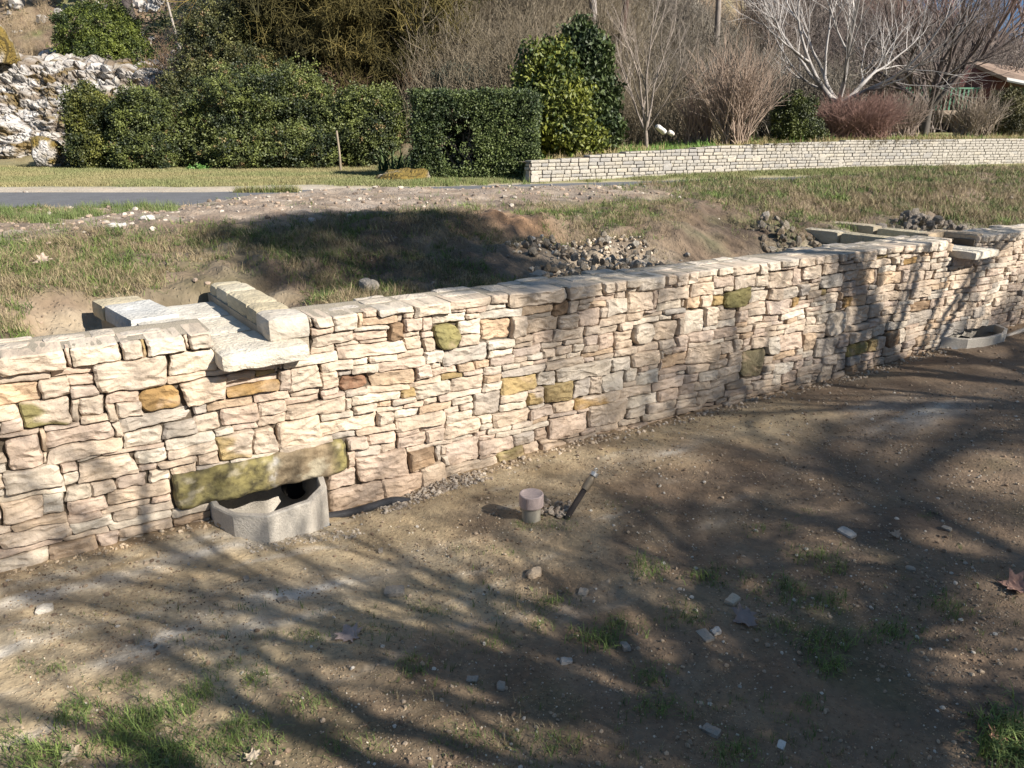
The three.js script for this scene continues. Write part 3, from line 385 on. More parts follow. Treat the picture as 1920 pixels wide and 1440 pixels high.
// ---------------------------------------------------------------- the stone channels that spill over the wall
function slabPart(parent, name, t, s, y, w, h, d, turn, seed, tint, o = {}) { const g = blockGeo(w, h, d, { round: 0.22, amp: 0.005, freq: 9, seed, seg: 0.03, ...o }); g.rotateY(turn); g.translate(t, y, -s); paint(g, (x, yy, z) => tint.map((v) => v * (1 + 0.3 * fbm(x * 7 + seed, yy * 12, z * 5, 3)))); return part(name, g, o.mat ?? M.slab, parent); }
const YEL = [0.46, 0.40, 0.28], BLU = [0.52, 0.51, 0.48], LGT = [0.60, 0.55, 0.46];
{
  const ch = thing('stone_channel', 'open channel of pale stone slabs and kerbs spilling over the left part of the wall', 'water channel', V(WA.x, 0, WA.z), WTH);
  slabPart(ch, 'spout_slab', 1.055, 0.085, 0.714, 0.375, 0.078, 0.40, 0.03, 3, LGT, { round: 0.28, amp: 0.009 });
  slabPart(ch, 'floor_slab', 0.95, 0.47, 0.715, 0.44, 0.07, 0.36, 0.05, 5, LGT);
  slabPart(ch, 'floor_slab', 0.90, 0.84, 0.72, 0.46, 0.07, 0.38, 0.06, 6, mix3(LGT, BLU, 0.4));
  // kerbs: a right-hand one in line with the channel, a left-hand one that splays
  slabPart(ch, 'kerb_stone', 1.195, 0.10, 0.80, 0.185, 0.105, 0.215, 0.0, 11, mix3(LGT, C.grey, 0.5), { amp: 0.009, mat: M.stone });
  slabPart(ch, 'kerb_stone', 1.19, 0.30, 0.793, 0.17, 0.12, 0.17, 0.02, 12, YEL);
  slabPart(ch, 'kerb_stone', 1.185, 0.565, 0.793, 0.17, 0.125, 0.35, 0.03, 13, YEL);
  slabPart(ch, 'kerb_stone', 1.18, 0.86, 0.79, 0.17, 0.125, 0.22, 0.03, 14, mix3(YEL, LGT, 0.3));
  slabPart(ch, 'kerb_stone', 1.175, 1.04, 0.78, 0.17, 0.125, 0.13, 0.03, 15, mix3(YEL, LGT, 0.1));
  slabPart(ch, 'kerb_stone', 0.75, 0.34, 0.785, 0.21, 0.07, 0.17, 0.16, 16, LGT);
  slabPart(ch, 'kerb_stone', 0.69, 0.64, 0.79, 0.215, 0.08, 0.42, 0.16, 17, BLU, { round: 0.12 });
  slabPart(ch, 'kerb_stone', 0.635, 0.95, 0.785, 0.22, 0.085, 0.19, 0.16, 18, YEL);
  // mortar beds under the slabs and the kerbs
  const bed = (t, s, y, w, h, d, turn) => { const g = new THREE.BoxGeometry(w, h, d, 6, 2, 6); g.rotateY(turn); g.translate(t, y, -s); return uvBox(g); };
  part('mortar_bed', mergeGeometries([bed(0.96, 0.62, 0.62, 0.62, 0.13, 0.8, 0.05), bed(1.186, 0.6, 0.67, 0.185, 0.235, 1.0, 0.025), bed(0.69, 0.63, 0.66, 0.18, 0.22, 0.74, 0.16), bed(1.192, 0.16, 0.69, 0.175, 0.12, 0.3, 0)]), M.mortar, ch);
  const c2 = thing('stone_channel', 'far stone channel whose slab juts from the wall above the small grey basin', 'water channel', V(WA.x, 0, WA.z), WTH);
  slabPart(c2, 'spout_slab', 6.66, 0.06, 0.715, 0.40, 0.062, 0.44, 0.05, 23, LGT, { round: 0.28, amp: 0.008 });
  slabPart(c2, 'floor_slab', 6.55, 0.5, 0.70, 0.42, 0.06, 0.42, 0, 24, YEL);
  slabPart(c2, 'kerb_stone', 6.85, 0.22, 0.79, 0.12, 0.12, 0.4, 0.1, 25, [0.40, 0.32, 0.23]);
  slabPart(c2, 'kerb_stone', 6.66, 0.32, 0.80, 0.30, 0.09, 0.1, 0.1, 28, [0.36, 0.28, 0.19]);
  slabPart(c2, 'kerb_stone', 6.37, 0.66, 0.745, 0.16, 0.12, 0.5, 0.03, 26, YEL, { seg: 0.05 });
  slabPart(c2, 'kerb_stone', 6.345, 1.12, 0.75, 0.16, 0.12, 0.4, 0.03, 27, mix3(YEL, LGT, 0.4), { seg: 0.05 });
  slabPart(c2, 'kerb_stone', 6.87, 0.66, 0.755, 0.15, 0.12, 0.48, 0.03, 29, YEL, { seg: 0.05 });
  slabPart(c2, 'kerb_stone', 6.85, 1.2, 0.77, 0.15, 0.12, 0.56, 0.03, 30, [0.36, 0.31, 0.23], { seg: 0.05 });
  slabPart(c2, 'floor_slab', 6.6, 0.98, 0.70, 0.4, 0.06, 0.5, 0.03, 31, [0.36, 0.35, 0.26], { seg: 0.05 });
}
// ---------------------------------------------------------------- concrete basins at the foot of the wall
function basin(label, P, depth, rimY, hole) { // P: rim in plan (t, s), from the left contact with the wall round the front to the right one
  const b = thing('concrete_basin', label, 'basin', V(WA.x, 0, WA.z), WTH);
  const th = 0.032, cx = P.reduce((q, p) => q + p[0], 0) / P.length, cs = 0.05, pts = [], tri = [], U = [];
  const inn = P.map(([t, s]) => { const dx = cx - t, ds = cs - s, L = Math.hypot(dx, ds); return [t + dx / L * th, s + ds / L * th]; });
  const rings = [[P, -0.25], [P, rimY - 0.006], [P.map(([t, s], i) => [lerp(t, inn[i][0], 0.15), lerp(s, inn[i][1], 0.15)]), rimY], [inn.map(([t, s], i) => [lerp(P[i][0], t, 0.85), lerp(P[i][1], s, 0.85)]), rimY], [inn, rimY - 0.006], [inn, -depth]];
  const Q = []; rings.forEach(([pp, y], k) => pp.forEach(([t, s]) => Q.push([t, y, -s, k])));
  const n = P.length; for (let k = 0; k < rings.length - 1; k++) for (let i = 0; i < n; i++) { const a = k * n + i, c = k * n + (i + 1) % n; tri.push(a, a + n, c, c, a + n, c + n); }
  Q.forEach((q) => pts.push(q[0], q[1], q[2]));
  const last = (rings.length - 1) * n; for (let i = 1; i < n - 1; i++) tri.push(last, last + i, last + i + 1);
  let g = new THREE.BufferGeometry(); g.setAttribute('position', new THREE.Float32BufferAttribute(pts, 3)); g.setIndex(tri); g = uvBox(toCreasedNormals(g, 0.5)); part('basin_shell', g, M.concrete, b);
  const [ht, hs, hy, hr, hturn] = hole, pipe = new THREE.CylinderGeometry(hr, hr, 0.06, 24, 1, true); pipe.rotateX(Math.PI / 2); pipe.rotateY(hturn); pipe.translate(ht, hy, -hs); const disc = new THREE.CircleGeometry(hr, 24); disc.rotateY(hturn); disc.translate(ht, hy, -hs - 0.004);
  part('pipe_mouth', mergeGeometries([pipe.toNonIndexed(), disc.toNonIndexed()]), M.black, b);  // black disc paints the darkness inside the pipe
  return b;
}
M.black = rough({ color: new THREE.Color().setRGB(0.012, 0.012, 0.014), roughness: 0.7, side: THREE.DoubleSide });
{
  const b = basin('cream concrete basin set under the mossy lintel of the wall', [[0.785, 0.22], [0.778, -0.07], [0.83, -0.20], [0.95, -0.285], [1.15, -0.245], [1.262, -0.13], [1.295, 0.02], [1.27, 0.22]], 0.2, 0.085, [1.2, 0.185, -0.03, 0.055, 0.15]);
  const g = blockGeo(0.2, 0.03, 0.12, { seed: 4, amp: 0.008 }); g.rotateZ(0.3); g.translate(0.98, -0.105, 0.13); part('lit_patch_slab', paint(g, flat([0.4, 0.42, 0.28])), M.slab, b);  // pale slab standing in for a sunlit patch of the basin floor
  basin('small grey concrete basin at the foot of the far right part of the wall', [[6.52, 0.12], [6.50, 0.0], [6.62, -0.15], [6.82, -0.21], [7.08, -0.21], [7.28, -0.13], [7.36, 0.0], [7.3, 0.12]], 0.16, 0.035, [6.95, 0.05, -0.1, 0.07, 0]);
}
// ---------------------------------------------------------------- the old wall beyond the road
{
  const w2 = thing('old_stone_wall', 'low old wall of small squared pale stones along the road beyond', 'wall');
  const L = []; let acc = 0; for (let i = 0; i < WALL2.length; i++) { if (i) acc += Math.hypot(WALL2[i][0] - WALL2[i - 1][0], WALL2[i][1] - WALL2[i - 1][1]); L.push(acc); }
  const at2 = (a) => { let i = 1; while (i < L.length - 1 && L[i] < a) i++; const q = (a - L[i - 1]) / (L[i] - L[i - 1]), [ax, af] = WALL2[i - 1], [bx, bf] = WALL2[i], l = Math.hypot(bx - ax, bf - af); return { x: lerp(ax, bx, q), f: lerp(af, bf, q), dx: (bx - ax) / l, df: (bf - af) / l }; };
  const r = rng(33), geos = [0, 1, 2, 3, 4, 5].map((k) => { const g = blockGeo(1, 1, 1, { round: 0.13, amp: 0.08, freq: 2.2, seed: k + 2, seg: 0.5, crease: 0.6 }); return g; });
  const mats = [[0.45, 0.42, 0.37], [0.41, 0.39, 0.355], [0.49, 0.45, 0.38], [0.36, 0.345, 0.325]].map((c) => rough({ color: new THREE.Color().setRGB(...c), map: rep(stoneMap, 1.2), bumpMap: rep(stoneBump, 1.5), bumpScale: 0.01 }));
  const items = [];
  const total = L[6] + 3;
  for (let k = 0, y = 0.8; k < 16; k++) { const h = lerp(0.046, 0.082, r()); let a = r() * 0.1; while (a < total) { const w = lerp(0.08, 0.27, r() ** 1.2), p = at2(a + w / 2), top = pw(WALL2_TOP, p.x); if (y + h * 0.45 < top) { const two = k > 0 && r() < 0.05 ? h * 0.9 : 0; items.push({ a, w, y: y + 0.006 * n3(a * 2, y * 3, 1), h: Math.min(h + two, top - y), p, out: two ? 0.006 : 0.012 * r(), px: w * h / (p.f * p.f) }); } a += w; } y += h; }
  items.sort((q, s) => s.px - q.px);
  const rest = [];
  items.forEach((q, i) => {
    const g = geos[Math.floor(r() * 6)], ry = Math.atan2(q.p.df, q.p.dx) + (r() - 0.5) * 0.03, pos = V(q.p.x, q.y + q.h / 2, -q.p.f), sc = V(q.w - 0.006, q.h - 0.005, 0.18 + 2 * q.out), mat = mats[Math.floor(r() ** 1.2 * 4)];
    if (i < 300) { const m = part('stone', g, mat, w2); m.position.copy(pos); m.rotation.y = ry; m.scale.copy(sc); } else { const c = g.clone(); c.applyMatrix4(new THREE.Matrix4().compose(pos, new THREE.Quaternion().setFromEuler(new THREE.Euler(0, ry, 0)), sc)); rest.push(c); }
  });
  if (rest.length) part('stone_fill', mergeGeometries(rest), mats[0], w2).userData.kind = 'stuff';
  // packing, a little behind the faces
  const P = [], I = []; for (let i = 0; i <= 60; i++) { const p = at2(total * i / 60), top = pw(WALL2_TOP, p.x) - 0.03, nx = -p.df, nf = p.dx; for (const [o, y] of [[-0.06, 0.6], [-0.06, top], [0.3, top]]) P.push(p.x + nx * o, y, -(p.f + nf * o)); if (i) for (let j = 0; j < 2; j++) { const a = (i - 1) * 3 + j; I.push(a, a + 3, a + 1, a + 1, a + 3, a + 4); } }
  const g = new THREE.BufferGeometry(); g.setAttribute('position', new THREE.Float32BufferAttribute(P, 3)); g.setIndex(I); g.computeVertexNormals(); g.setAttribute('uv', new THREE.Float32BufferAttribute(P.filter((_, i) => i % 3 < 2), 2)); const core = part('wall_packing', g, M.core2 = rough({ color: new THREE.Color().setRGB(0.10, 0.08, 0.065), side: THREE.DoubleSide }), w2);
}
// ---------------------------------------------------------------- the limestone outcrop on the left
{
  const w = 9.6, hgt = 3.3, N = 230, K = 150, P = [], Cc = [], U = [], I = [], base = V(-14.5, 0, -19.3);
  const cellAt = (x, y, z, per) => { x *= per; y *= per; z *= per; const ix = Math.floor(x), iy = Math.floor(y), iz = Math.floor(z); let d1 = 9, d2 = 9; for (let a = -1; a < 2; a++) for (let b = -1; b < 2; b++) for (let c = -1; c < 2; c++) { const X = ix + a, Y = iy + b, Z = iz + c, s = Z * 7 + 3, d = Math.hypot(X + h2(X, Y, s) - x, Y + h2(X, Y, s + 50) - y, Z + h2(X, Y, s + 90) - z); if (d < d1) { d2 = d1; d1 = d; } else if (d < d2) d2 = d; } return [d1, d2]; };
  for (let j = 0; j <= K; j++) for (let i = 0; i <= N; i++) {
    const q = i / N, k = j / K, x = base.x + q * w, topH = pw([[0, 2.85], [0.35, 2.8], [0.58, 2.5], [0.78, 1.7], [0.93, 0.8], [1, 0.1]], q);
    const y0 = k * topH; let back = 0.3 * y0 + 0.3 * Math.floor(y0 / 0.62 + 0.5 * n3(x * 0.4, y0, 1)) + (k > 0.9 ? (k - 0.9) * 14 : 0);
    const [d1, d2] = cellAt(x * 0.8, y0 * 1.35, 2.2, 1.35), [e1, e2] = cellAt(x, y0 * 1.5, 5.1, 4.6), big = clamp((d2 - d1) * 2.2), small = clamp((e2 - e1) * 2);
    const disp = 0.11 * big + 0.085 * small + 0.34 * fbm(x * 1.6, y0 * 2, 3, 4) + 0.055 * n3(x * 13, y0 * 16, 1) + 0.03 * n3(x * 26, y0 * 30, 4);
    P.push(x + 0.05 * n3(x * 5, y0 * 5, 9), 0.80 + y0 + 0.12 * small * k + 0.1 * fbm(x * 3, y0 * 3, 9, 2), base.z + 0.8 * (1 - q) - 0.6 - back + disp); U.push(x, y0);
    const mossy = clamp(sst(0.2, 0.03, big) * 0.85 + sst(0.16, 0.0, small) * 0.5 + 0.9 * sst(0.02, 0.2, fbm(x * 0.9, y0 * 4.2, 31, 4)) + sst(0.85, 1, k) * 0.3);
    let c = mix3([0.54, 0.52, 0.50], [0.36, 0.34, 0.325], clamp(0.5 + 2 * fbm(x * 3, y0 * 3, 1, 3))); c = mix3(c, fbm(x * 2.2, y0 * 2.2, 70, 3) > 0.02 ? [0.15, 0.105, 0.04] : [0.17, 0.135, 0.10], mossy); Cc.push(...c);
    if (i && j) { const a = (j - 1) * (N + 1) + i - 1; I.push(a, a + 1, a + N + 1, a + 1, a + N + 2, a + N + 1); }
  }
  let g = new THREE.BufferGeometry(); g.setAttribute('position', new THREE.Float32BufferAttribute(P, 3)); g.setAttribute('color', new THREE.Float32BufferAttribute(Cc, 3)); g.setAttribute('uv', new THREE.Float32BufferAttribute(U, 2)); g.setIndex(I); g = toCreasedNormals(g, 0.8);
  tag(part('rock_outcrop', g, M.rock), 'big pale limestone outcrop with brown moss in its cracks at the far left', 'rock');
  const r = rng(8);
  const bould = (u, v, d, sx, sy, label, name = 'boulder') => { const p = atD(u, v, d), gg = blockGeo(sx, sy, sx * 0.8, { round: 0.8, amp: 0.09, freq: 2.6, seed: u, seg: 0.06, crease: 1 }); paint(gg, (x, y, z) => mix3(mix3([0.5, 0.475, 0.45], [0.34, 0.32, 0.30], clamp(0.5 + 2 * fbm(x * 4 + u, y * 4, z * 4, 3))), [0.18, 0.125, 0.025], sst(-0.02, 0.25, fbm(x * 3 + u, y * 3, z * 3, 3) + 0.25 * y / sy + (u < 0 || name === 'mossy_rock' ? 0.3 : 0)))); const m = part(name, gg, M.rock); m.position.copy(p); m.rotation.y = r() * 3; tag(m, label, 'rock'); return m; };
  bould(92, 285, 17.3, 0.6, 0.62, 'rounded pale boulder at the right foot of the limestone outcrop');
  bould(-12, 78, 21, 1.3, 1.1, 'orange mossy boulder above the outcrop at the left edge');
  bould(755, 335, 13.6, 0.95, 0.24, 'low mossy rock in the verge left of the clipped hedge', 'mossy_rock');
  const p = atD(1242, 246, 16.4), a = blockGeo(0.26, 0.09, 0.16, { seed: 2, amp: 0.012, round: 0.5 }); paint(a, flat([0.78, 0.75, 0.7]));
  const ws = part('white_stone', a, M.slab); ws.position.copy(p).add(V(-0.03, 0.03, 0)); ws.rotation.set(0, 0.3, -0.62); tag(ws, 'tilted white stone lying in the green grass above the old wall', 'stone');
  const w3 = part('white_stone', blockGeo(0.14, 0.09, 0.12, { seed: 5, amp: 0.012, round: 0.5 }), M.slab); paint(w3.geometry, flat([0.7, 0.67, 0.62])); w3.position.copy(p).add(V(0.17, -0.04, 0.05)); w3.rotation.z = -0.4; tag(w3, 'smaller white stone right of the tilted one in the grass', 'stone');
}
// ---------------------------------------------------------------- leafy shrubs
function clumpGeo(seed, n, R, len, wid) { // a spray of small leaves
  const r = rng(seed), P = [], N = [], I = [], d = V(), s = V(), q = V();
  for (let k = 0; k < n; k++) {
    const c = V(r() - 0.5, r() - 0.5, r() - 0.5).multiplyScalar(2 * R); d.set(r() - 0.5, r() - 0.2, r() - 0.5).normalize(); s.set(r() - 0.5, r() - 0.5, r() - 0.5).cross(d).normalize(); q.crossVectors(d, s).normalize();
    const l = len * lerp(0.7, 1.2, r()), w = wid * lerp(0.7, 1.2, r()), b = P.length / 3, mid = c.clone().addScaledVector(d, l * 0.45);
    for (const p of [c, mid.clone().addScaledVector(s, w / 2).addScaledVector(q, w * 0.15), mid.clone().addScaledVector(s, -w / 2).addScaledVector(q, w * 0.15), c.clone().addScaledVector(d, l)]) { P.push(p.x, p.y, p.z); }
    I.push(b, b + 1, b + 2, b + 1, b + 3, b + 2);
  }
  const g = new THREE.BufferGeometry(); g.setAttribute('position', new THREE.Float32BufferAttribute(P, 3)); g.setIndex(I); return g;
}
const CL = { box: clumpGeo(1, 17, 0.055, 0.05, 0.03), laurel: clumpGeo(2, 12, 0.085, 0.10, 0.045), ivy: clumpGeo(3, 18, 0.13, 0.065, 0.05), fine: clumpGeo(4, 30, 0.06, 0.03, 0.014) };
// lobes: [u, v, half width, half height in photograph pixels, distance, depth ratio]
function shrub(name, label, cat, lobes, { clump = 'box', n = 900, cols, seed = 1, scale = 1, hollow = 0.72, box = 0, stems = 5, group } = {}) {
  const r = rng(seed * 131 + 7), L = lobes.map(([u, v, a, b, d, k = 0.8]) => ({ c: atD(u, v, d), rx: a * pxScale(d), ry: b * pxScale(d), rz: a * pxScale(d) * k })), cx = L.reduce((s, l) => s + l.c.x, 0) / L.length, cz = L.reduce((s, l) => s + l.c.z, 0) / L.length;
  const o = V(cx, landH(cx, cz, false), cz), t = thing(name, label, cat, o, 0, group), list = [], tot = L.reduce((s, l) => s + l.rx * l.ry, 0);
  for (const l of L) { const m = Math.round(n * (l.rx * l.ry) / tot * lobes.length * 0.9);
    for (let k = 0; k < m; k++) {
      let x = r() * 2 - 1, y = r() * 2 - 1, z = r() * 2 - 1; const rad = 1 - (1 - hollow) * r() ** 1.5;
      if (box) { const w = Math.max(Math.abs(x), Math.abs(y), Math.abs(z)); x *= rad / w; y *= rad / w; z *= rad / w; const c = 0.9; const e = Math.hypot(Math.max(0, Math.abs(x) - c), Math.max(0, Math.abs(y) - c), Math.max(0, Math.abs(z) - c)); if (e > 0.1) continue; if (z > 0.5 && x > -0.52 && x < -0.02 && y > -0.65 && y < 0.5 && r() < 0.93 - 0.5 * Math.abs(x + 0.27)) continue; }
      else { const w = Math.hypot(x, y, z) || 1; if (w > 1) { k--; continue; } x *= rad / w; y *= rad / w; z *= rad / w; }
      const bump = 1 + (box ? 0.07 : 0.42) * n3(x * 2.6 + seed * 3 + l.c.x, y * 2.6, z * 2.6) + (box ? 0.08 : 0.2) * n3(x * 6, y * 6 + seed, z * 6);
      const p = V(l.c.x + x * l.rx * bump, l.c.y + y * l.ry * bump, l.c.z + z * l.rz * bump); if (p.y < o.y - 0.05 && p.y < landH(p.x, p.z, false) + 0.02) continue;
      const tone = clamp(0.45 + 0.9 * n3(p.x * 1.6, p.y * 1.6, p.z * 1.6 + seed) + 1.0 * (r() - 0.5)), c = mix3(cols[0], cols[1], tone), q = r() < 0.025 && cols[2] ? cols[2] : c;
      list.push({ p: p.sub(o), rx: r() * 6, ry: r() * 6, s: scale * lerp(0.75, 1.25, r()), c: q.map(J(r, 0.8, 1.2)) });
    } }
  instanced('foliage', CL[clump], M.leaf, list, t).userData.kind = 'stuff';
  for (let k = 0; k < stems; k++) { const T = new Tubes(); const l = L[Math.floor(r() * L.length)], a = V((r() - 0.5) * l.rx + l.c.x - o.x, 0, (r() - 0.5) * l.rz + l.c.z - o.z); const b = V(l.c.x - o.x + (r() - 0.5) * l.rx * 1.5, l.c.y - o.y + l.ry * 0.5 * r(), l.c.z - o.z + (r() - 0.3) * l.rz * 1.4); const pts = [0, 0.25, 0.5, 0.75, 1].map((q) => a.clone().lerp(b, q).add(V((r() - 0.5) * 0.12, 0, (r() - 0.5) * 0.12))); T.tube(pts, [0.025, 0.022, 0.018, 0.014, 0.008], 5, [0.22, 0.18, 0.13]); part('stem', T.geo(), M.twig, t); }
  return t;
}
const BOXD = [[0.014, 0.025, 0.008], [0.135, 0.16, 0.038], [0.2, 0.14, 0.06]];
shrub('box_shrub', 'large clipped rounded box bush on top of the slope left', 'bush', [[192, 74, 74, 62, 23.6], [222, 128, 66, 55, 23.2], [275, 160, 44, 34, 22.4]], { n: 2300, cols: [[0.025, 0.045, 0.01], [0.16, 0.195, 0.03]], seed: 2, hollow: 0.8 });
shrub('box_shrub', 'upright box bush right beside the limestone outcrop', 'bush', [[168, 228, 44, 62, 17.4], [175, 285, 48, 40, 17.2]], { n: 1500, cols: [[0.02, 0.032, 0.008], [0.15, 0.155, 0.03]], seed: 3 });
shrub('box_shrub', 'brownish rounded box bush between the outcrop bush and the big box thicket', 'bush', [[265, 235, 56, 62, 17.2], [272, 290, 60, 40, 17]], { n: 1700, cols: BOXD, seed: 4 });
shrub('box_shrub', 'loose tall box bush growing high behind the big box thicket', 'bush', [[405, 78, 68, 70, 20.4], [375, 165, 58, 52, 19.8], [480, 45, 58, 60, 20.8], [330, 180, 40, 34, 19.5], [470, 130, 60, 40, 20]], { n: 1100, cols: [[0.02, 0.028, 0.008], [0.13, 0.13, 0.04], [0.2, 0.13, 0.06]], seed: 5, hollow: 0.5 });
shrub('box_shrub', 'wide dense box thicket behind the verge in the left half', 'bush', [[475, 205, 125, 70, 18], [400, 265, 75, 62, 17.6], [545, 205, 85, 75, 18], [560, 280, 95, 52, 17.4], [470, 288, 90, 44, 17.2], [620, 255, 50, 70, 17.6]], { n: 1900, cols: BOXD, seed: 6 });
shrub('box_shrub', 'box bush between the wooden stake and the clipped hedge', 'bush', [[690, 212, 62, 48, 17.8], [690, 266, 60, 56, 17.5], [738, 225, 30, 34, 17.6]], { n: 1500, cols: BOXD, seed: 7 });
shrub('clipped_hedge', 'clipped block-shaped hedge with a bare twiggy hollow in its face', 'hedge', [[893, 260, 112, 80, 14.1, 0.42]], { n: 9500, cols: [[0.022, 0.04, 0.012], [0.115, 0.15, 0.042]], seed: 8, box: 1, hollow: 0.82, stems: 14, clump: 'box', scale: 0.85 });
shrub('laurel_bush', 'yellow-green laurel bush hanging over the near end of the old wall', 'bush', [[1010, 175, 46, 80, 15.2], [1055, 225, 52, 60, 14.8], [1045, 130, 36, 50, 15.3], [1085, 262, 48, 30, 14.7], [1020, 250, 36, 40, 14.9], [1060, 180, 40, 50, 15.1]], { n: 650, hollow: 0.4, clump: 'laurel', cols: [[0.03, 0.055, 0.01], [0.17, 0.185, 0.022]], seed: 9 });
shrub('laurel_bush', 'dark green pointed laurel bush right behind the yellow-green one', 'bush', [[1085, 95, 36, 50, 16], [1105, 130, 40, 60, 15.8], [1115, 200, 44, 70, 15.6], [1128, 250, 34, 40, 15.4]], { n: 950, hollow: 0.5, clump: 'laurel', cols: [[0.018, 0.035, 0.010], [0.06, 0.085, 0.02]], seed: 10 });
shrub('evergreen_shrub', 'dark evergreen shrub at the foot of the white-barked tree', 'bush', [[1488, 222, 36, 40, 18.0], [1500, 245, 42, 20, 17.8]], { n: 1100, cols: [[0.02, 0.03, 0.008], [0.10, 0.12, 0.022]], seed: 11, clump: 'box' });
shrub('evergreen_shrub', 'olive evergreen shrub in front of the house at the right edge', 'bush', [[1885, 215, 34, 45, 24], [1905, 235, 30, 30, 23.5]], { n: 700, cols: [[0.035, 0.035, 0.014], [0.11, 0.10, 0.03]], seed: 12 });
shrub('grey_shrub', 'grey-green shrub showing just above the clipped hedge', 'bush', [[860, 150, 52, 26, 18.6], [900, 165, 40, 20, 18.4]], { n: 500, cols: [[0.06, 0.075, 0.05], [0.20, 0.22, 0.17]], seed: 13, clump: 'fine' });
shrub('ivy_shrub', 'low green ground plant at the foot of the box thicket', 'plant', [[372, 322, 20, 8, 16.6]], { n: 90, cols: [[0.05, 0.12, 0.02], [0.10, 0.22, 0.04]], seed: 14, stems: 1 });
{ // strap-leaved plant in the shade between bush and hedge
  const r = rng(3), o = atD(740, 325, 15.6), t = thing('iris_clump', 'dark strap-leaved plant in the shade left of the clipped hedge', 'plant', o), P = [], I = [];
  for (let k = 0; k < 60; k++) { const a = r() * 6.28, l = lerp(0.35, 0.75, r()), b = P.length / 3, x = (r() - 0.5) * 0.6, z = (r() - 0.5) * 0.3, w = 0.02; for (let q = 0; q <= 4; q++) { const e = q / 4, ww = w * (1 - e * e), X = x + Math.cos(a) * 0.35 * e * e, Z = z + Math.sin(a) * 0.35 * e * e, Y = l * (e - 0.35 * e * e * e); P.push(X - ww * Math.sin(a), Y, Z + ww * Math.cos(a), X + ww * Math.sin(a), Y, Z - ww * Math.cos(a)); if (q) { const j = b + q * 2 - 2; I.push(j, j + 1, j + 2, j + 1, j + 3, j + 2); } } }
  const g = new THREE.BufferGeometry(); g.setAttribute('position', new THREE.Float32BufferAttribute(P, 3)); g.setIndex(I); g.computeVertexNormals(); part('leaf', g, rough({ color: new THREE.Color().setRGB(0.07, 0.10, 0.035), side: THREE.DoubleSide }), t);
}
// ---------------------------------------------------------------- bare trees, shrubs and undergrowth
function bareTree(name, label, base, o) {
  const r = rng(o.seed), t = thing(name, label, 'tree', base), trunk = new Tubes(), big = new Tubes(), fine = new Tubes();
  const pts = limb(r, V(0, -0.15, 0), o.lean ?? V(0, 1, 0), o.trunk + 0.15, 6, 0.08, 0), rads = pts.map((_, k) => lerp(o.rad * 1.15, o.rad * 0.8, k / 6)); trunk.tube(pts, rads, 9, o.col);
  const top = pts[6];
  for (let k = 0; k < o.limbs; k++) { const a = (k + r() * 0.6) / o.limbs * Math.PI * 2 + (o.turn ?? 0), el = lerp(o.rise[0], o.rise[1], r()), d = V(Math.cos(a) * Math.cos(el) * (o.wide ?? 1), Math.sin(el), Math.sin(a) * Math.cos(el)); if (o.toward) d.add(o.toward); grow(r, big, fine, top.clone().lerp(pts[5], r() * 0.6), d, o.len * lerp(0.8, 1.2, r()), o.rad * lerp(0.5, 0.7, r()), o.depth, o); }
  part('trunk', trunk.geo(), M.bark, t); if (!big.empty) part('limbs', big.geo(), M.bark, t); if (!fine.empty) part('crown', fine.geo(), M.twig, t);
  return t;
}
const onLand = (u, v, d, dy = 0) => { const p = atD(u, v, d); p.y = landH(p.x, p.z, false) + dy; return p; };
const WHITE = (q, p) => { const k = n3(p.x * 6, p.y * 6, p.z * 6) > 0.28 ? 0.35 : 1; return [0.50 * k, 0.47 * k, 0.45 * k]; };
{ // white-barked tree with two stems that fan out
  const p = onLand(1556, 250, 19.4);
  bareTree('white_barked_tree', 'leafless tree with pale whitish bark and widely fanning limbs behind the old wall', p, { seed: 41, trunk: 0.85, rad: 0.1, lean: V(0.12, 1, 0), limbs: 6, rise: [0.35, 1.1], wide: 1.3, len: 1.55, depth: 4, bigFrom: 2, kids: [3, 4], spread: 0.6, shrink: [0.62, 0.85], wob: 0.3, lift: 0.07, taper: 0.55, col: WHITE, turn: 0.2 });
  const q = onLand(1735, 235, 23.5);
  bareTree('dark_leafless_tree', 'leafless tree with a short dark trunk and vase of grey-brown limbs before the house', q, { seed: 44, trunk: 0.8, rad: 0.11, limbs: 7, rise: [0.5, 1.2], len: 1.45, depth: 5, bigFrom: 3, kids: [3, 4], spread: 0.55, shrink: [0.6, 0.78], wob: 0.2, lift: 0.03, col: (k, v) => (v.y < 1.2 ? [0.13, 0.115, 0.10] : [0.14, 0.11, 0.10]) });
  bareTree('reddish_leafless_tree', 'big leafless tree with reddish twigs against the blue sky at top right', onLand(1800, 190, 36), { seed: 47, trunk: 2.2, rad: 0.16, limbs: 6, rise: [0.6, 1.25], len: 2.9, depth: 5, bigFrom: 3, kids: [3, 5], spread: 0.5, shrink: [0.58, 0.78], wob: 0.2, lift: 0.05, col: (k, v) => mix3([0.20, 0.15, 0.13], [0.23, 0.11, 0.10], sst(4, 7, v.y)) });
  bareTree('grey_leafless_tree', 'grey leafless tree further along to the right edge behind the house', onLand(1895, 170, 44), { seed: 53, trunk: 2.2, rad: 0.16, limbs: 6, rise: [0.5, 1.2], len: 3.0, depth: 5, bigFrom: 3, kids: [3, 4], spread: 0.55, shrink: [0.58, 0.78], wob: 0.2, lift: 0.04, col: [0.22, 0.18, 0.16] });
  bareTree('thin_leafless_tree', 'small many-stemmed leafless tree in the grass just right of the laurels', onLand(1213, 262, 16.8), { seed: 59, trunk: 0.35, rad: 0.045, limbs: 5, rise: [0.6, 1.3], len: 1.0, depth: 4, bigFrom: 3, kids: [2, 4], spread: 0.5, shrink: [0.6, 0.8], wob: 0.2, lift: 0.05, col: [0.33, 0.28, 0.24] });
}
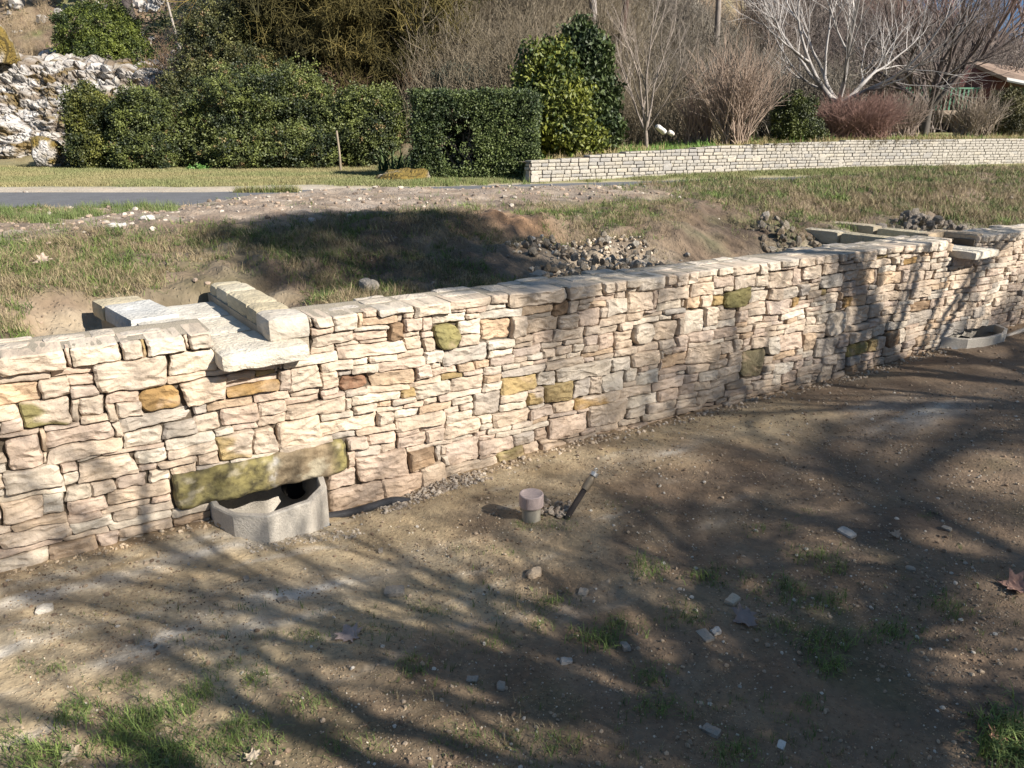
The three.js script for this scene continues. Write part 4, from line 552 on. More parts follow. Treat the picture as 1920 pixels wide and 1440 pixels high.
function stemShrub(name, label, u, v, d, wpx, hpx, n, cols, seed, o = {}) { // many stems rising from one foot
  const r = rng(seed), b = onLand(u, v, d), t = thing(name, label, 'bush', b), T = new Tubes(), H = hpx * pxScale(d), W = wpx * pxScale(d);
  for (let k = 0; k < n; k++) {
    const a = r() * 6.28, q = Math.sqrt(r()), base = V((r() - 0.5) * W * (o.foot ?? 0.2), 0, (r() - 0.5) * W * 0.2), tip = V(Math.cos(a) * q * W * 0.5, H * lerp(0.55, 1, r()) * (1 - 0.25 * q * q), Math.sin(a) * q * W * 0.35), c = mix3(cols[0], cols[1], r()), l = tip.length();
    const dir = tip.clone().normalize(), pts = [0, 0.25, 0.5, 0.75, 1].map((e) => base.clone().lerp(tip, e).add(V((r() - 0.5) * 0.07 * l, 0.12 * l * e * (1 - e), (r() - 0.5) * 0.07 * l)));
    T.tube(pts, [0.014, 0.012, 0.009, 0.006, 0.003].map((x) => x * (o.thick ?? 1)), 4, c);
    for (let j = 0; j < (o.side ?? 5); j++) { const e = lerp(0.25, 0.95, r()), i = Math.min(3, Math.floor(e * 4)), p = pts[i].clone().lerp(pts[i + 1], e * 4 - i), dd = dir.clone().add(V(r() - 0.5, r() - 0.35, r() - 0.5).multiplyScalar(1.3)).normalize(); T.tube(limb(r, p, dd, l * lerp(0.15, 0.4, r()), 3, 0.4, 0.02), [0.006, 0.005, 0.004, 0.0025].map((x) => x * (o.thick ?? 1)), 3, c); }
  }
  part('stems', T.geo(), M.twig, t); return t;
}
stemShrub('bare_shrub', 'tall fan of bare tan stems standing behind the old wall', 1375, 262, 17, 210, 190, 150, [[0.33, 0.25, 0.195], [0.27, 0.205, 0.16]], 61, { side: 6 });
stemShrub('red_shrub', 'dense leafless shrub with reddish brown twigs under the white-barked tree', 1605, 250, 19, 175, 84, 480, [[0.19, 0.11, 0.09], [0.29, 0.18, 0.15]], 62, { foot: 0.7, side: 10, thick: 0.5 });
stemShrub('bare_shrub', 'loose greyish bare shrub in front of the balcony of the house', 1826, 245, 22, 130, 90, 130, [[0.30, 0.25, 0.20], [0.22, 0.18, 0.14]], 63, { foot: 0.5 });
stemShrub('bare_shrub', 'pinkish low bare shrub left of the tall fan of tan stems', 1310, 250, 17.4, 90, 100, 90, [[0.33, 0.24, 0.20], [0.25, 0.18, 0.15]], 64, { foot: 0.5 });
stemShrub('bare_shrub', 'thin bare shrub left of the dark leafless tree', 1690, 250, 21, 110, 90, 110, [[0.22, 0.17, 0.14], [0.3, 0.24, 0.2]], 65, { foot: 0.5 });
// twig sprays that make up the undergrowth of the hillside
function sprayGeo(seed, n, H, W, th, droop = 0) { const r = rng(seed), T = new Tubes(); for (let k = 0; k < n; k++) { const a = r() * 6.28, tip = V(Math.cos(a) * W * r(), H * lerp(0.5, 1, r()), Math.sin(a) * W * r()), p0 = V((r() - 0.5) * W * 0.8, 0, (r() - 0.5) * W * 0.8), pts = [0, 0.4, 0.75, 1].map((e) => p0.clone().lerp(tip, e).add(V((r() - 0.5) * 0.12 * H, droop * e * e * H, (r() - 0.5) * 0.12 * H))); T.tube(pts, [th, th * 0.8, th * 0.55, th * 0.25], 3, [1, 1, 1]); for (let j = 0; j < 4; j++) { const e = r() * 2.9, i = Math.floor(e), p = pts[i].clone().lerp(pts[i + 1], e - i); T.tube(limb(r, p, V(r() - 0.5, r() * 0.9 - 0.25, r() - 0.5), H * lerp(0.15, 0.4, r()), 2, 0.5, 0), [th * 0.5, th * 0.4, th * 0.2], 3, [1, 1, 1]); } } return T.geo(); }
const SP = [sprayGeo(1, 9, 1.5, 0.7, 0.011), sprayGeo(2, 12, 1.1, 0.8, 0.008), sprayGeo(3, 8, 2.0, 0.6, 0.014)], SPM = [sprayGeo(5, 15, 1.3, 0.6, 0.013, -0.3), sprayGeo(6, 14, 1.1, 0.8, 0.011, -0.5)];
function scatterSprays(name, label, u0, u1, d0, d1, n, geo, cols, seed, { s = [0.7, 1.3], y = 0, mat = M.twig, kind = 'stuff', jig = 0, w = null } = {}) { const r = rng(seed), list = []; for (let k = 0; k < n; k++) { const d = lerp(d0, d1, r()), u = lerp(u0, u1, r()), p = atD(u, 300, d); if (w && r() > w(u, d)) continue; const f = -p.z; if (f < pw(FOOT, p.x) - 0.5 && p.x > 0.3 && lineDist(WALL2, p.x, f)[0] < 0.4) continue; p.y = landH(p.x, p.z, false) + y * r(); list.push({ p, rx: (r() - 0.5) * 0.7, ry: r() * 6.28, rz: (r() - 0.5) * 0.7, s: lerp(s[0], s[1], r()), c: mix3(cols[0], cols[1], r()).map(J(r, 0.75, 1.25)) }); } return tag(instanced(name, geo, mat, list), label, 'undergrowth', null, kind); }
const DRY = [[0.15, 0.122, 0.08], [0.25, 0.21, 0.15]], GREYB = [[0.145, 0.125, 0.10], [0.225, 0.20, 0.165]];
scatterSprays('dry_thicket', 'tangled brown leafless undergrowth on the slope above the clipped hedge', 770, 1330, 17.5, 27, 620, SP[0], DRY, 71);
scatterSprays('dry_thicket', 'grey-brown bare thicket on the slope behind the fan of tan stems', 1180, 1560, 20, 31, 620, SP[2], GREYB, 72);
scatterSprays('bare_wood', 'far grey-brown leafless wood covering the hillside at the right', 1400, 2000, 33, 62, 1500, SP[2], [[0.16, 0.135, 0.12], [0.23, 0.195, 0.175]], 73, { s: [1.2, 2.4] });
scatterSprays('fine_twigs', 'fine pale twigs tangled through the slope above the old wall', 900, 1400, 19.3, 26, 460, SP[1], [[0.23, 0.19, 0.14], [0.31, 0.265, 0.20]], 74);
scatterSprays('mossy_thicket', 'olive mossy branches hanging over the slope behind the box thicket', 490, 860, 19.8, 25, 520, SPM[0], [[0.045, 0.042, 0.012], [0.12, 0.10, 0.028]], 75, { y: 2.6 });
scatterSprays('mossy_thicket', 'drooping yellowish mossy boughs above the box bush by the stake', 620, 870, 19.5, 24, 320, SPM[1], [[0.07, 0.06, 0.016], [0.16, 0.125, 0.035]], 76, { y: 3 });
scatterSprays('low_brambles', 'brown brambles and dead stems between the box bushes', 300, 800, 18.4, 23, 260, SP[1], [[0.22, 0.14, 0.09], [0.32, 0.22, 0.14]], 77, { s: [0.4, 0.9] });
scatterSprays('dead_grass', 'tan dead grass and stems on the slope at the top left corner', -40, 140, 21.5, 28, 160, SP[1], [[0.34, 0.26, 0.16], [0.42, 0.33, 0.22]], 78, { s: [0.3, 0.6] });
{ // ivy in the shaded wood at the top
  const r = rng(79), list = []; for (let k = 0; k < 3600; k++) { const d = lerp(20.5, 26, r()), u = lerp(470, 900, r() ** 1.2), p = atD(u, 200, d); const g = landH(p.x, p.z, false); p.y = g + r() * 4.2; if (fbm(p.x * 0.9, p.y * 0.9, p.z * 0.9, 2) < -0.02) continue; list.push({ p, rx: r() * 6, ry: r() * 6, s: lerp(0.9, 1.7, r()), c: mix3([0.022, 0.03, 0.008], [0.085, 0.085, 0.02], r() ** 1.6) }); }
  tag(instanced('ivy', CL.ivy, M.leaf, list), 'dark ivy masses among the mossy trees at the top', 'ivy', null, 'stuff');
  const gl = []; for (let k = 0; k < 500; k++) { const d = lerp(20.5, 26, r()), u = lerp(250, 480, r()), p = atD(u, 200, d); p.y = landH(p.x, p.z, false) + 0.05; if (n3(p.x * 1.1, 3, p.z * 1.1) < 0.05) continue; gl.push({ p, rx: r() * 6, ry: r() * 6, s: lerp(0.6, 1.2, r()), c: mix3([0.05, 0.10, 0.02], [0.12, 0.20, 0.05], r()) }); }
  for (let k = 0; k < 260; k++) { const d = lerp(19.0, 20.2, r()), u = lerp(500, 620, r()), p = atD(u, 130, d); p.y = landH(p.x, p.z, false) + 0.25; gl.push({ p, rx: r() * 6, ry: r() * 6, s: lerp(0.5, 0.9, r()), c: mix3([0.06, 0.13, 0.03], [0.14, 0.26, 0.07], r()) }); }
  tag(instanced('ground_ivy', CL.box, M.leaf, gl), 'green ground cover between the shrubs on the left slope', 'ground cover', null, 'stuff');
}
{ // stones and tufts strewn over the slope at the top left
  const r = rng(81), list = [], w = []; for (let k = 0; k < 420; k++) { const d = lerp(22, 30, r()), u = lerp(-60, 520, r()), p = atD(u, 60, d); p.y = landH(p.x, p.z); if (n3(p.x * 0.7, 8, p.z * 0.7) < 0.02) continue; const z = lerp(0.05, 0.34, r() ** 3); list.push({ p: p.clone().add(V(0, z * 0.2, 0)), rx: r() * 6, ry: r() * 6, s: z, c: mix3([0.30, 0.28, 0.26], [0.52, 0.5, 0.47], r()) }); }
  tag(instanced('hillside_stones', pebbleGeo(41, 1, 0.7), M.gravel, list), 'pale stones strewn over the slope at the top left', 'stones', null, 'stuff');
  for (let k = 0; k < 900; k++) { const d = lerp(21.5, 31, r()), u = lerp(-60, 520, r()), p = atD(u, 60, d); p.y = landH(p.x, p.z); const g = n3(p.x * 0.6, 3, p.z * 0.6); if (g < -0.1) continue; w.push({ p, rx: r() * 6, ry: r() * 6, s: lerp(0.8, 1.9, r()), c: g > 0.22 ? mix3([0.02, 0.03, 0.01], [0.07, 0.09, 0.025], r()) : mix3([0.08, 0.065, 0.035], [0.2, 0.15, 0.08], r()) }); }
  tag(instanced('slope_scrub', CL.ivy, M.leaf, w), 'low brown and green scrub on the slope at the top left', 'scrub', null, 'stuff');
}
const trunks = [[955, 96, 22, 0.11, [0.42, 0.37, 0.34], 'pale straight trunk rising above the clipped hedge'], [1117, 75, 23, 0.10, [0.40, 0.36, 0.34], 'pale slim trunk rising behind the laurels'], [1160, 70, 22, 0.09, [0.12, 0.075, 0.06], 'dark crooked tree right of the laurels'], [655, 90, 21.5, 0.16, [0.15, 0.115, 0.06], 'thick mossy dark trunk above the box bush by the stake'], [560, 130, 21, 0.10, [0.22, 0.16, 0.04], 'leaning yellow-mossed trunk above the box thicket'], [248, 50, 25.5, 0.17, [0.12, 0.10, 0.095], 'stout grey trunk right behind the clipped rounded bush'], [780, 60, 22.5, 0.08, [0.20, 0.16, 0.06], 'thin mossy trunk among the hanging boughs'], [1065, 40, 25, 0.08, [0.36, 0.32, 0.29], 'slim grey trunk high behind the dark laurel'], [345, 60, 22, 0.03, [0.5, 0.45, 0.4], 'thin white sapling above the loose box bush'], [1345, 60, 27, 0.10, [0.3, 0.26, 0.23], 'grey-brown tree on the slope above the fan of tan stems']];
trunks.forEach(([u, v, d, rad, c, label], i) => { const p = onLand(u, v, d); bareTree('slope_tree', label, p, { seed: 100 + i, trunk: i === 4 ? 1.6 : 3.2, rad, lean: i === 4 ? V(-0.35, 1, 0) : V((n3(i, 3, 1)) * 0.3, 1, 0.05), limbs: 5, rise: [0.4, 1.2], len: 1.7, depth: 4, bigFrom: 3, kids: [2, 4], spread: 0.6, shrink: [0.55, 0.8], wob: 0.3, lift: 0.02, col: c }); });
{ // wooden stake and a twig of cane on the verge
  const b = onLand(640, 330, 16.0), top = atD(631, 245, 16.0), T = new Tubes(), d = top.clone().sub(b); T.tube([V(0, -0.05, 0), d.clone().multiplyScalar(0.5).add(V(0.01, 0, 0)), d], [0.026, 0.024, 0.021], 7, (k) => mix3([0.33, 0.27, 0.19], [0.42, 0.35, 0.26], k)); const m = part('wooden_stake', T.geo(), M.bark); m.position.copy(b); tag(m, 'thin leaning wooden stake in the verge before the box thicket', 'stake');
}
// ---------------------------------------------------------------- the house at the right edge
{
  const D = 33, o = atD(1870, 240, D); o.y = landH(o.x, o.z, false); const h = thing('house', 'house with a tan tiled roof and dark red gable behind the trees', 'house', o, 0), X = (u) => (u - 1870) * pxScale(D), Y = (v) => atD(1870, v, D).y - o.y;
  const mat = (c, extra) => rough({ color: new THREE.Color().setRGB(...c), ...extra }), red = mat([0.17, 0.07, 0.065], { map: rep(grit, 0.5) }), cream = mat([0.50, 0.40, 0.29], { map: rep(grit, 0.5) }), tile = mat([0.36, 0.26, 0.20], { map: rep(grit, 1) }), white = mat([0.7, 0.68, 0.64]), green = mat([0.10, 0.22, 0.15]), dark = mat([0.05, 0.035, 0.03]), wood = mat([0.33, 0.22, 0.15]);
  const bx = (x0, x1, y0, y1, z0, z1) => { const g = new THREE.BoxGeometry(x1 - x0, y1 - y0, z1 - z0); g.translate((x0 + x1) / 2, (y0 + y1) / 2, (z0 + z1) / 2); return uvBox(g); };
  const ridge = Y(112), eave = Y(150), yb = Y(200), yl = Y(258);
  const H = (u, v, d) => atD(u, v, d).sub(o);
  const plate = (P, th) => { const n = P.length, pos = [], I = []; for (const dy of [0, -th]) for (const p of P) pos.push(p.x, p.y + dy, p.z); for (let i = 1; i < n - 1; i++) I.push(0, i, i + 1, n, n + i + 1, n + i); for (let i = 0; i < n; i++) { const j = (i + 1) % n; I.push(i, n + i, j, j, n + i, n + j); } let g = new THREE.BufferGeometry(); g.setAttribute('position', new THREE.Float32BufferAttribute(pos, 3)); g.setIndex(I); g = g.toNonIndexed(); g.computeVertexNormals(); return uvBox(g); };
  part('gable_wall', plate([H(1752, 205, 33.4), H(1893, 205, 32.6), H(1893, 150, 32.6), H(1816, 121, 33.4), H(1752, 150, 33.4)], 0.01), red, h);
  part('roof', plate([H(1812, 113, 33.6), H(1889, 146, 32.2), H(2010, 168, 30.8), H(1985, 136, 34)], 0.14), tile, h);
  part('side_wall', bx(X(1898), X(2010), yb, eave - 0.12, -1.2, -0.95), cream, h);
  part('lower_wall', bx(X(1690), X(2010), Math.min(-0.3, yl), yb - 0.28, -1.1, -0.8), cream, h);
  for (const [a, b] of [[1712, 1738], [1752, 1800]]) part('dark_garage_panel', bx(X(a), X(b), -0.2, yb - 0.62, -0.85, -0.76), dark, h);  // solid dark panels paint the shade inside the garage openings
  for (const u of [1704, 1745, 1806]) part('post', bx(X(u) - 0.09, X(u) + 0.09, -0.3, yb - 0.3, -0.75, -0.57), wood, h);
  part('balcony', bx(X(1676), X(2010), yb - 0.3, yb - 0.14, -1.0, 0.1), mat([0.30, 0.24, 0.19]), h);
  const rail = thing; { const g = part('balcony_railing', bx(X(1676), X(2010), yb + 0.66, yb + 0.72, 0.02, 0.08), green, h); for (let x = X(1676); x < X(2008); x += 0.17) part('baluster', bx(x, x + 0.06, yb - 0.14, yb + 0.66, 0.035, 0.065), green, g); }
  part('gutter', plate([H(1888, 145, 32.15), H(1889, 150, 32.05), H(2010, 174, 30.6), H(2010, 168, 30.7)], 0.06), white, h); part('fascia', plate([H(1890, 150, 32.3), H(1890, 157, 32.3), H(2010, 184, 31), H(2010, 174, 31)], 0.02), mat([0.13, 0.09, 0.07]), h);
  { const w = part('window', bx(X(1900), X(1918), yb + 0.1, yb + 1.05, -0.96, -0.9), mat([0.08, 0.09, 0.10], { roughness: 0.15 }), h); part('frame', bx(X(1898), X(1901), yb + 0.05, yb + 1.1, -0.93, -0.86), white, w); part('shutter', bx(X(1888), X(1897), yb + 0.1, yb + 1.05, -0.94, -0.86), mat([0.6, 0.58, 0.55]), h); }
  part('downpipe', bx(X(1878), X(1880), yb, eave - 0.15, 0.0, 0.06), white, h);
  const gp = onLand(1692, 250, 24), g2 = blockGeo(0.32, 0.85, 0.32, { seed: 9, amp: 0.03, round: 0.3 }); paint(g2, (x, y) => mix3([0.40, 0.33, 0.24], [0.25, 0.17, 0.03], sst(0.25, 0.42, y))); const gm = part('gate_pillar', g2, M.rock); gm.position.copy(gp).add(V(0, 0.38, 0)); tag(gm, 'stumpy old stone pillar with moss on top left of the dark tree', 'pillar');
}
// ---------------------------------------------------------------- things lying and standing in the yard
const onYard = (u, v, dy = 0) => { let p = atH(u, v, 0); for (let k = 0; k < 4; k++) p = atH(u, v, yardH(p.x, p.z)); p.y = yardH(p.x, p.z) + dy; return p; };
{ // capped drain pipe
  const b = onYard(996, 972), t = thing('capped_drain_pipe', 'short upright drain pipe with a pinkish cap standing out of the ground', 'drain pipe', b);
  const lathe = (pts, n = 40) => new THREE.LatheGeometry(pts.map(([x, y]) => new THREE.Vector2(x, y)), n);
  const col = (c) => new THREE.MeshStandardMaterial({ color: new THREE.Color().setRGB(...c), roughness: 0.55, map: rep(grit, 3, 1), bumpMap: rep(gritBump, 4), bumpScale: 0.001 });
  part('pipe', lathe([[0.042, -0.1], [0.042, 0.075], [0.0425, 0.08]]), col([0.44, 0.40, 0.325]), t);
  const cap = part('cap', lathe([[0.043, 0.066], [0.0525, 0.064], [0.0545, 0.068], [0.0545, 0.118], [0.0525, 0.1235], [0.047, 0.1245], [0.045, 0.1215], [0.03, 0.1205], [0.0005, 0.1205]]), col([0.60, 0.475, 0.435]), t); cap.userData.label = 'pinkish push-on pipe cap';
  const seam = new THREE.BoxGeometry(0.0022, 0.048, 0.002); seam.translate(-0.022, 0.093, 0.0505); seam.rotateY(0.02); part('mould_seam', seam, col([0.25, 0.17, 0.16]), cap);
}
{ // leaning standpipe with a brass tap head
  const b = onYard(1062, 972), tip = V(0.125, 0.165, -0.10), t = thing('standpipe', 'dark leaning water pipe with a tap head beside the capped drain pipe', 'pipe', b);
  const dk = rough({ color: new THREE.Color().setRGB(0.045, 0.036, 0.032), bumpMap: rep(gritBump, 4), bumpScale: 0.002 }), br = rough({ color: new THREE.Color().setRGB(0.24, 0.19, 0.13), metalness: 0.3, roughness: 0.6 }), st = rough({ color: new THREE.Color().setRGB(0.5, 0.48, 0.45), metalness: 0.6, roughness: 0.4 });
  const T = new Tubes(); T.tube([tip.clone().multiplyScalar(-0.3), tip.clone().multiplyScalar(0.72)], [0.0135, 0.0135], 10, [1, 1, 1]); part('pipe', T.geo(), dk, t);
  const ax = tip.clone().normalize(), q = new THREE.Quaternion().setFromUnitVectors(V(0, 1, 0), ax), cyl = (r1, r2, h, p, mat, name, par = t) => { const g = new THREE.CylinderGeometry(r1, r2, h, 14); g.applyQuaternion(q); g.translate(p.x, p.y, p.z); return part(name, g, mat, par); };
  cyl(0.021, 0.018, 0.05, tip.clone().multiplyScalar(0.78), br, 'valve_body'); cyl(0.013, 0.02, 0.03, tip.clone().multiplyScalar(0.93), br, 'valve_neck'); cyl(0.02, 0.02, 0.018, tip.clone().multiplyScalar(1.03), st, 'nut');
  const ring = new THREE.TorusGeometry(0.0075, 0.003, 6, 14); ring.rotateY(0.4); ring.translate(tip.x * 1.06 + 0.006, tip.y * 1.06 + 0.016, tip.z * 1.06); part('ring', ring, st, t);
  const lev = new THREE.BoxGeometry(0.004, 0.03, 0.01); lev.rotateZ(0.3); lev.translate(tip.x * 0.7 - 0.025, tip.y * 0.84, tip.z * 0.8); part('lever', lev, br, t);
}
{ // black plastic pipes at the foot of the wall
  const mk = (label, pts, r, c) => { const cv = new THREE.CatmullRomCurve3(pts), g = new THREE.TubeGeometry(cv, 40, r, 12); tag(part('plastic_pipe', g, rough({ color: new THREE.Color().setRGB(...c), roughness: 0.5, side: THREE.DoubleSide, bumpMap: rep(gritBump, 20, 1), bumpScale: 0.002 })), label, 'pipe'); };
  const ts = (t, s, y) => fromTS(t, s, y);
  mk('black plastic pipe half buried beside the cream basin', [ts(1.27, -0.02, -0.125), ts(1.36, -0.07, -0.112), ts(1.48, -0.095, -0.098), ts(1.6, -0.10, -0.094), ts(1.72, -0.11, -0.135)], 0.021, [0.035, 0.036, 0.042]);
  mk('pale grey pipe lying beside the small far basin', [ts(7.25, -0.12, -0.05), ts(7.6, -0.14, -0.01), ts(8.1, -0.14, 0.0), ts(9, -0.12, 0.0)], 0.02, [0.34, 0.30, 0.25]);
}
const PG = [0, 1, 2, 3, 4].map((k) => pebbleGeo(k + 1, 1, 0.55)), RG = [0, 1, 2, 3, 4].map((k) => pebbleGeo(k + 21, 0, 0.75)), PB = [0, 1, 2].map((k) => { const g = pebbleGeo(k + 9, 0, 0.6); return g; });
function rubble(label, u0, v0, t0, t1, s0, s1, n, sz, seed, hf, cols) {
  const r = rng(seed), c = fromTS((t0 + t1) / 2, (s0 + s1) / 2, 0); c.y = landH(c.x, c.z); const P = thing('rubble_pile', label, 'rubble', c), list = [];
  for (let k = 0; k < n; k++) { const a = r(), b = r(), t = lerp(t0, t1, a), s = lerp(s0, s1, b), p = fromTS(t, s, 0), size = lerp(sz[0], sz[1], r() ** 2.5); p.y = landH(p.x, p.z) + hf(a, b) * (0.5 + 0.5 * r()) + size * 0.15; list.push({ p: p.sub(c), size }); }
  list.sort((a, b) => b.size - a.size);
  const mats = cols.map((q) => rough({ color: new THREE.Color().setRGB(...q), map: rep(stoneMap, 1), bumpMap: rep(stoneBump, 1), bumpScale: 0.05 }));
  list.slice(0, Math.min(n, 130)).forEach((o) => { const m = part('stone', RG[Math.floor(r() * 5)], mats[Math.floor(r() * mats.length)], P); m.position.copy(o.p); m.rotation.set(r() * 6, r() * 6, r() * 6); m.scale.set(o.size, o.size * lerp(0.6, 1, r()), o.size * lerp(0.7, 1, r())); });
  if (n > 130) instanced('stone_fill', PB[0], M.gravel, list.slice(130).map((o) => ({ p: o.p, rx: r() * 6, ry: r() * 6, s: o.size, c: cols[Math.floor(r() * cols.length)].map(J(r, 0.8, 1.2)) })), P).userData.kind = 'stuff';
}
const RC = [[0.56, 0.48, 0.38], [0.50, 0.41, 0.31], [0.58, 0.52, 0.44], [0.46, 0.35, 0.235]];
rubble('heap of broken pale stones in the ditch behind the middle of the wall', 0, 0, 3.15, 4.4, 0.42, 1.5, 460, [0.012, 0.05], 5, (a, b) => 0.11 * Math.sin(Math.PI * clamp(a)) * (1 - Math.abs(b - 0.5)), RC);
rubble('small heap of pale stones behind the wall right of the middle', 0, 0, 5.5, 6.2, 0.8, 1.35, 80, [0.02, 0.06], 6, (a, b) => 0.08 * Math.sin(Math.PI * a), RC);
rubble('grey heap of stones behind the coping just beyond the far channel', 0, 0, 7.0, 7.9, 0.5, 1.1, 110, [0.02, 0.075], 7, (a, b) => 0.17 * Math.sin(Math.PI * a) * (1 - Math.abs(b - 0.5)), [[0.40, 0.35, 0.30], [0.45, 0.385, 0.32], [0.5, 0.43, 0.35]]);
const stone1 = (name, label, p, sx, sy, sz, ry, c, seed, o = {}) => { const g = blockGeo(sx, sy, sz, { round: 0.3, amp: 0.34 * Math.min(sx, sy, sz), freq: 1.5 / sx, seed, seg: sx / 5, crease: 0.35 }); paint(g, (x, y, z) => c.map((v) => v * (1 + 0.35 * fbm(x * 12 + seed, y * 12, z * 12, 2)))); const m = part(name, g, M.slab); m.position.copy(p); m.rotation.set(o.rx ?? 0.1, ry, o.rz ?? 0.06); return tag(m, label, 'stone'); };
const PALE = [0.31, 0.27, 0.22], TANS = [0.42, 0.33, 0.24];
[[741, 1113, 0.075, 0.03, PALE, 'flat pale stone alone on the soil below the cream basin'], [714, 1034, 0.034, 0.016, PALE, 'small square stone chip above the flat pale stone'], [1000, 1079, 0.055, 0.03, TANS, 'brownish stone lying below the capped drain pipe'], [1323, 1193, 0.058, 0.012, PALE, 'pale flat flake of stone right of the centre foreground'], [1341, 1187, 0.035, 0.02, [0.38, 0.355, 0.32], 'white chip of stone right beside the pale flat flake'], [1588, 1001, 0.07, 0.02, [0.40, 0.375, 0.34], 'whitish flat stone in the middle of the right-hand yard'], [1373, 1128, 0.06, 0.025, [0.5, 0.42, 0.32], 'tan stone between grass tufts right of the centre'], [1334, 1373, 0.05, 0.022, PALE, 'grey stone by the bottom edge of the photo, right of the centre'], [1465, 1398, 0.03, 0.008, [0.58, 0.56, 0.52], 'small white flake by the bottom edge of the photo'], [1706, 1068, 0.035, 0.015, PALE, 'pale chip left of the brown leaf in the right-hand yard'], [1093, 1112, 0.05, 0.014, PALE, 'cream stone flake right below the centre of the yard'], [885, 1276, 0.04, 0.016, PALE, 'pale stone chip low in the centre foreground'], [940, 1290, 0.034, 0.02, PALE, 'small upright pale chip in the centre foreground'], [1061, 1242, 0.04, 0.02, [0.38, 0.355, 0.32], 'whitish stone in the centre right foreground'], [1172, 1214, 0.04, 0.024, PALE, 'pale round stone beside a grass tuft, centre right'], [85, 1143, 0.055, 0.022, [0.5, 0.46, 0.4], 'grey stone at the left edge of the yard below the wall'], [463, 1088, 0.03, 0.016, PALE, 'small cream pebble on the sunlit soil left of the centre'], [530, 1128, 0.036, 0.018, PALE, 'pale pebble between branch shadows left of the centre'], [1775, 992, 0.04, 0.014, PALE, 'pale stone flake in the shade at the right'], [420, 985, 0.05, 0.035, [0.46, 0.33, 0.2], 'tan clod at the left corner of the cream basin']].forEach(([u, v, s, h, c, label], i) => { const p = onYard(u, v, h * 0.2); stone1('loose_stone', label, p, s, h, s * 0.7, i * 1.7, c, i + 3); });
[[1280, 486, 4.6, 0.13, 0.10, [0.50, 0.42, 0.33], 'angular boulder in the ditch left of the cut bank', 3.95, 0.85], [690, 545, 0, 0.12, 0.08, PALE, 'pale angular stone in the grass behind the wall, right of the channel', 1.72, 0.62], [285, 462, 0, 0.085, 0.035, [0.68, 0.66, 0.62], 'white flat stone in the grass left on the bank', 1.05, 2.35], [225, 448, 0, 0.09, 0.03, [0.6, 0.58, 0.55], 'greyish white stone left of the white one on the bank', 0.68, 2.62], [590, 480, 0, 0.06, 0.035, [0.5, 0.42, 0.38], 'pinkish stone on the bank above the channel kerb', 1.95, 1.75], [1010, 520, 0, 0.14, 0.06, PALE, 'pale stone bedded behind the coping in the middle', 2.55, 0.55]].forEach(([u, v, d, s, h, c, label, t, ss], i) => { let p = atH(u, v, 0.8); for (let k = 0; k < 6; k++) p = atH(u, v, landH(p.x, p.z)); if (tsOf(p.x, p.z)[1] < 0.4) p = fromTS(t, ss, 0); p.y = landH(p.x, p.z) + h * 0.3; stone1('loose_stone', label, p, s, h, s * 0.75, i * 2.1, c, i + 31); });
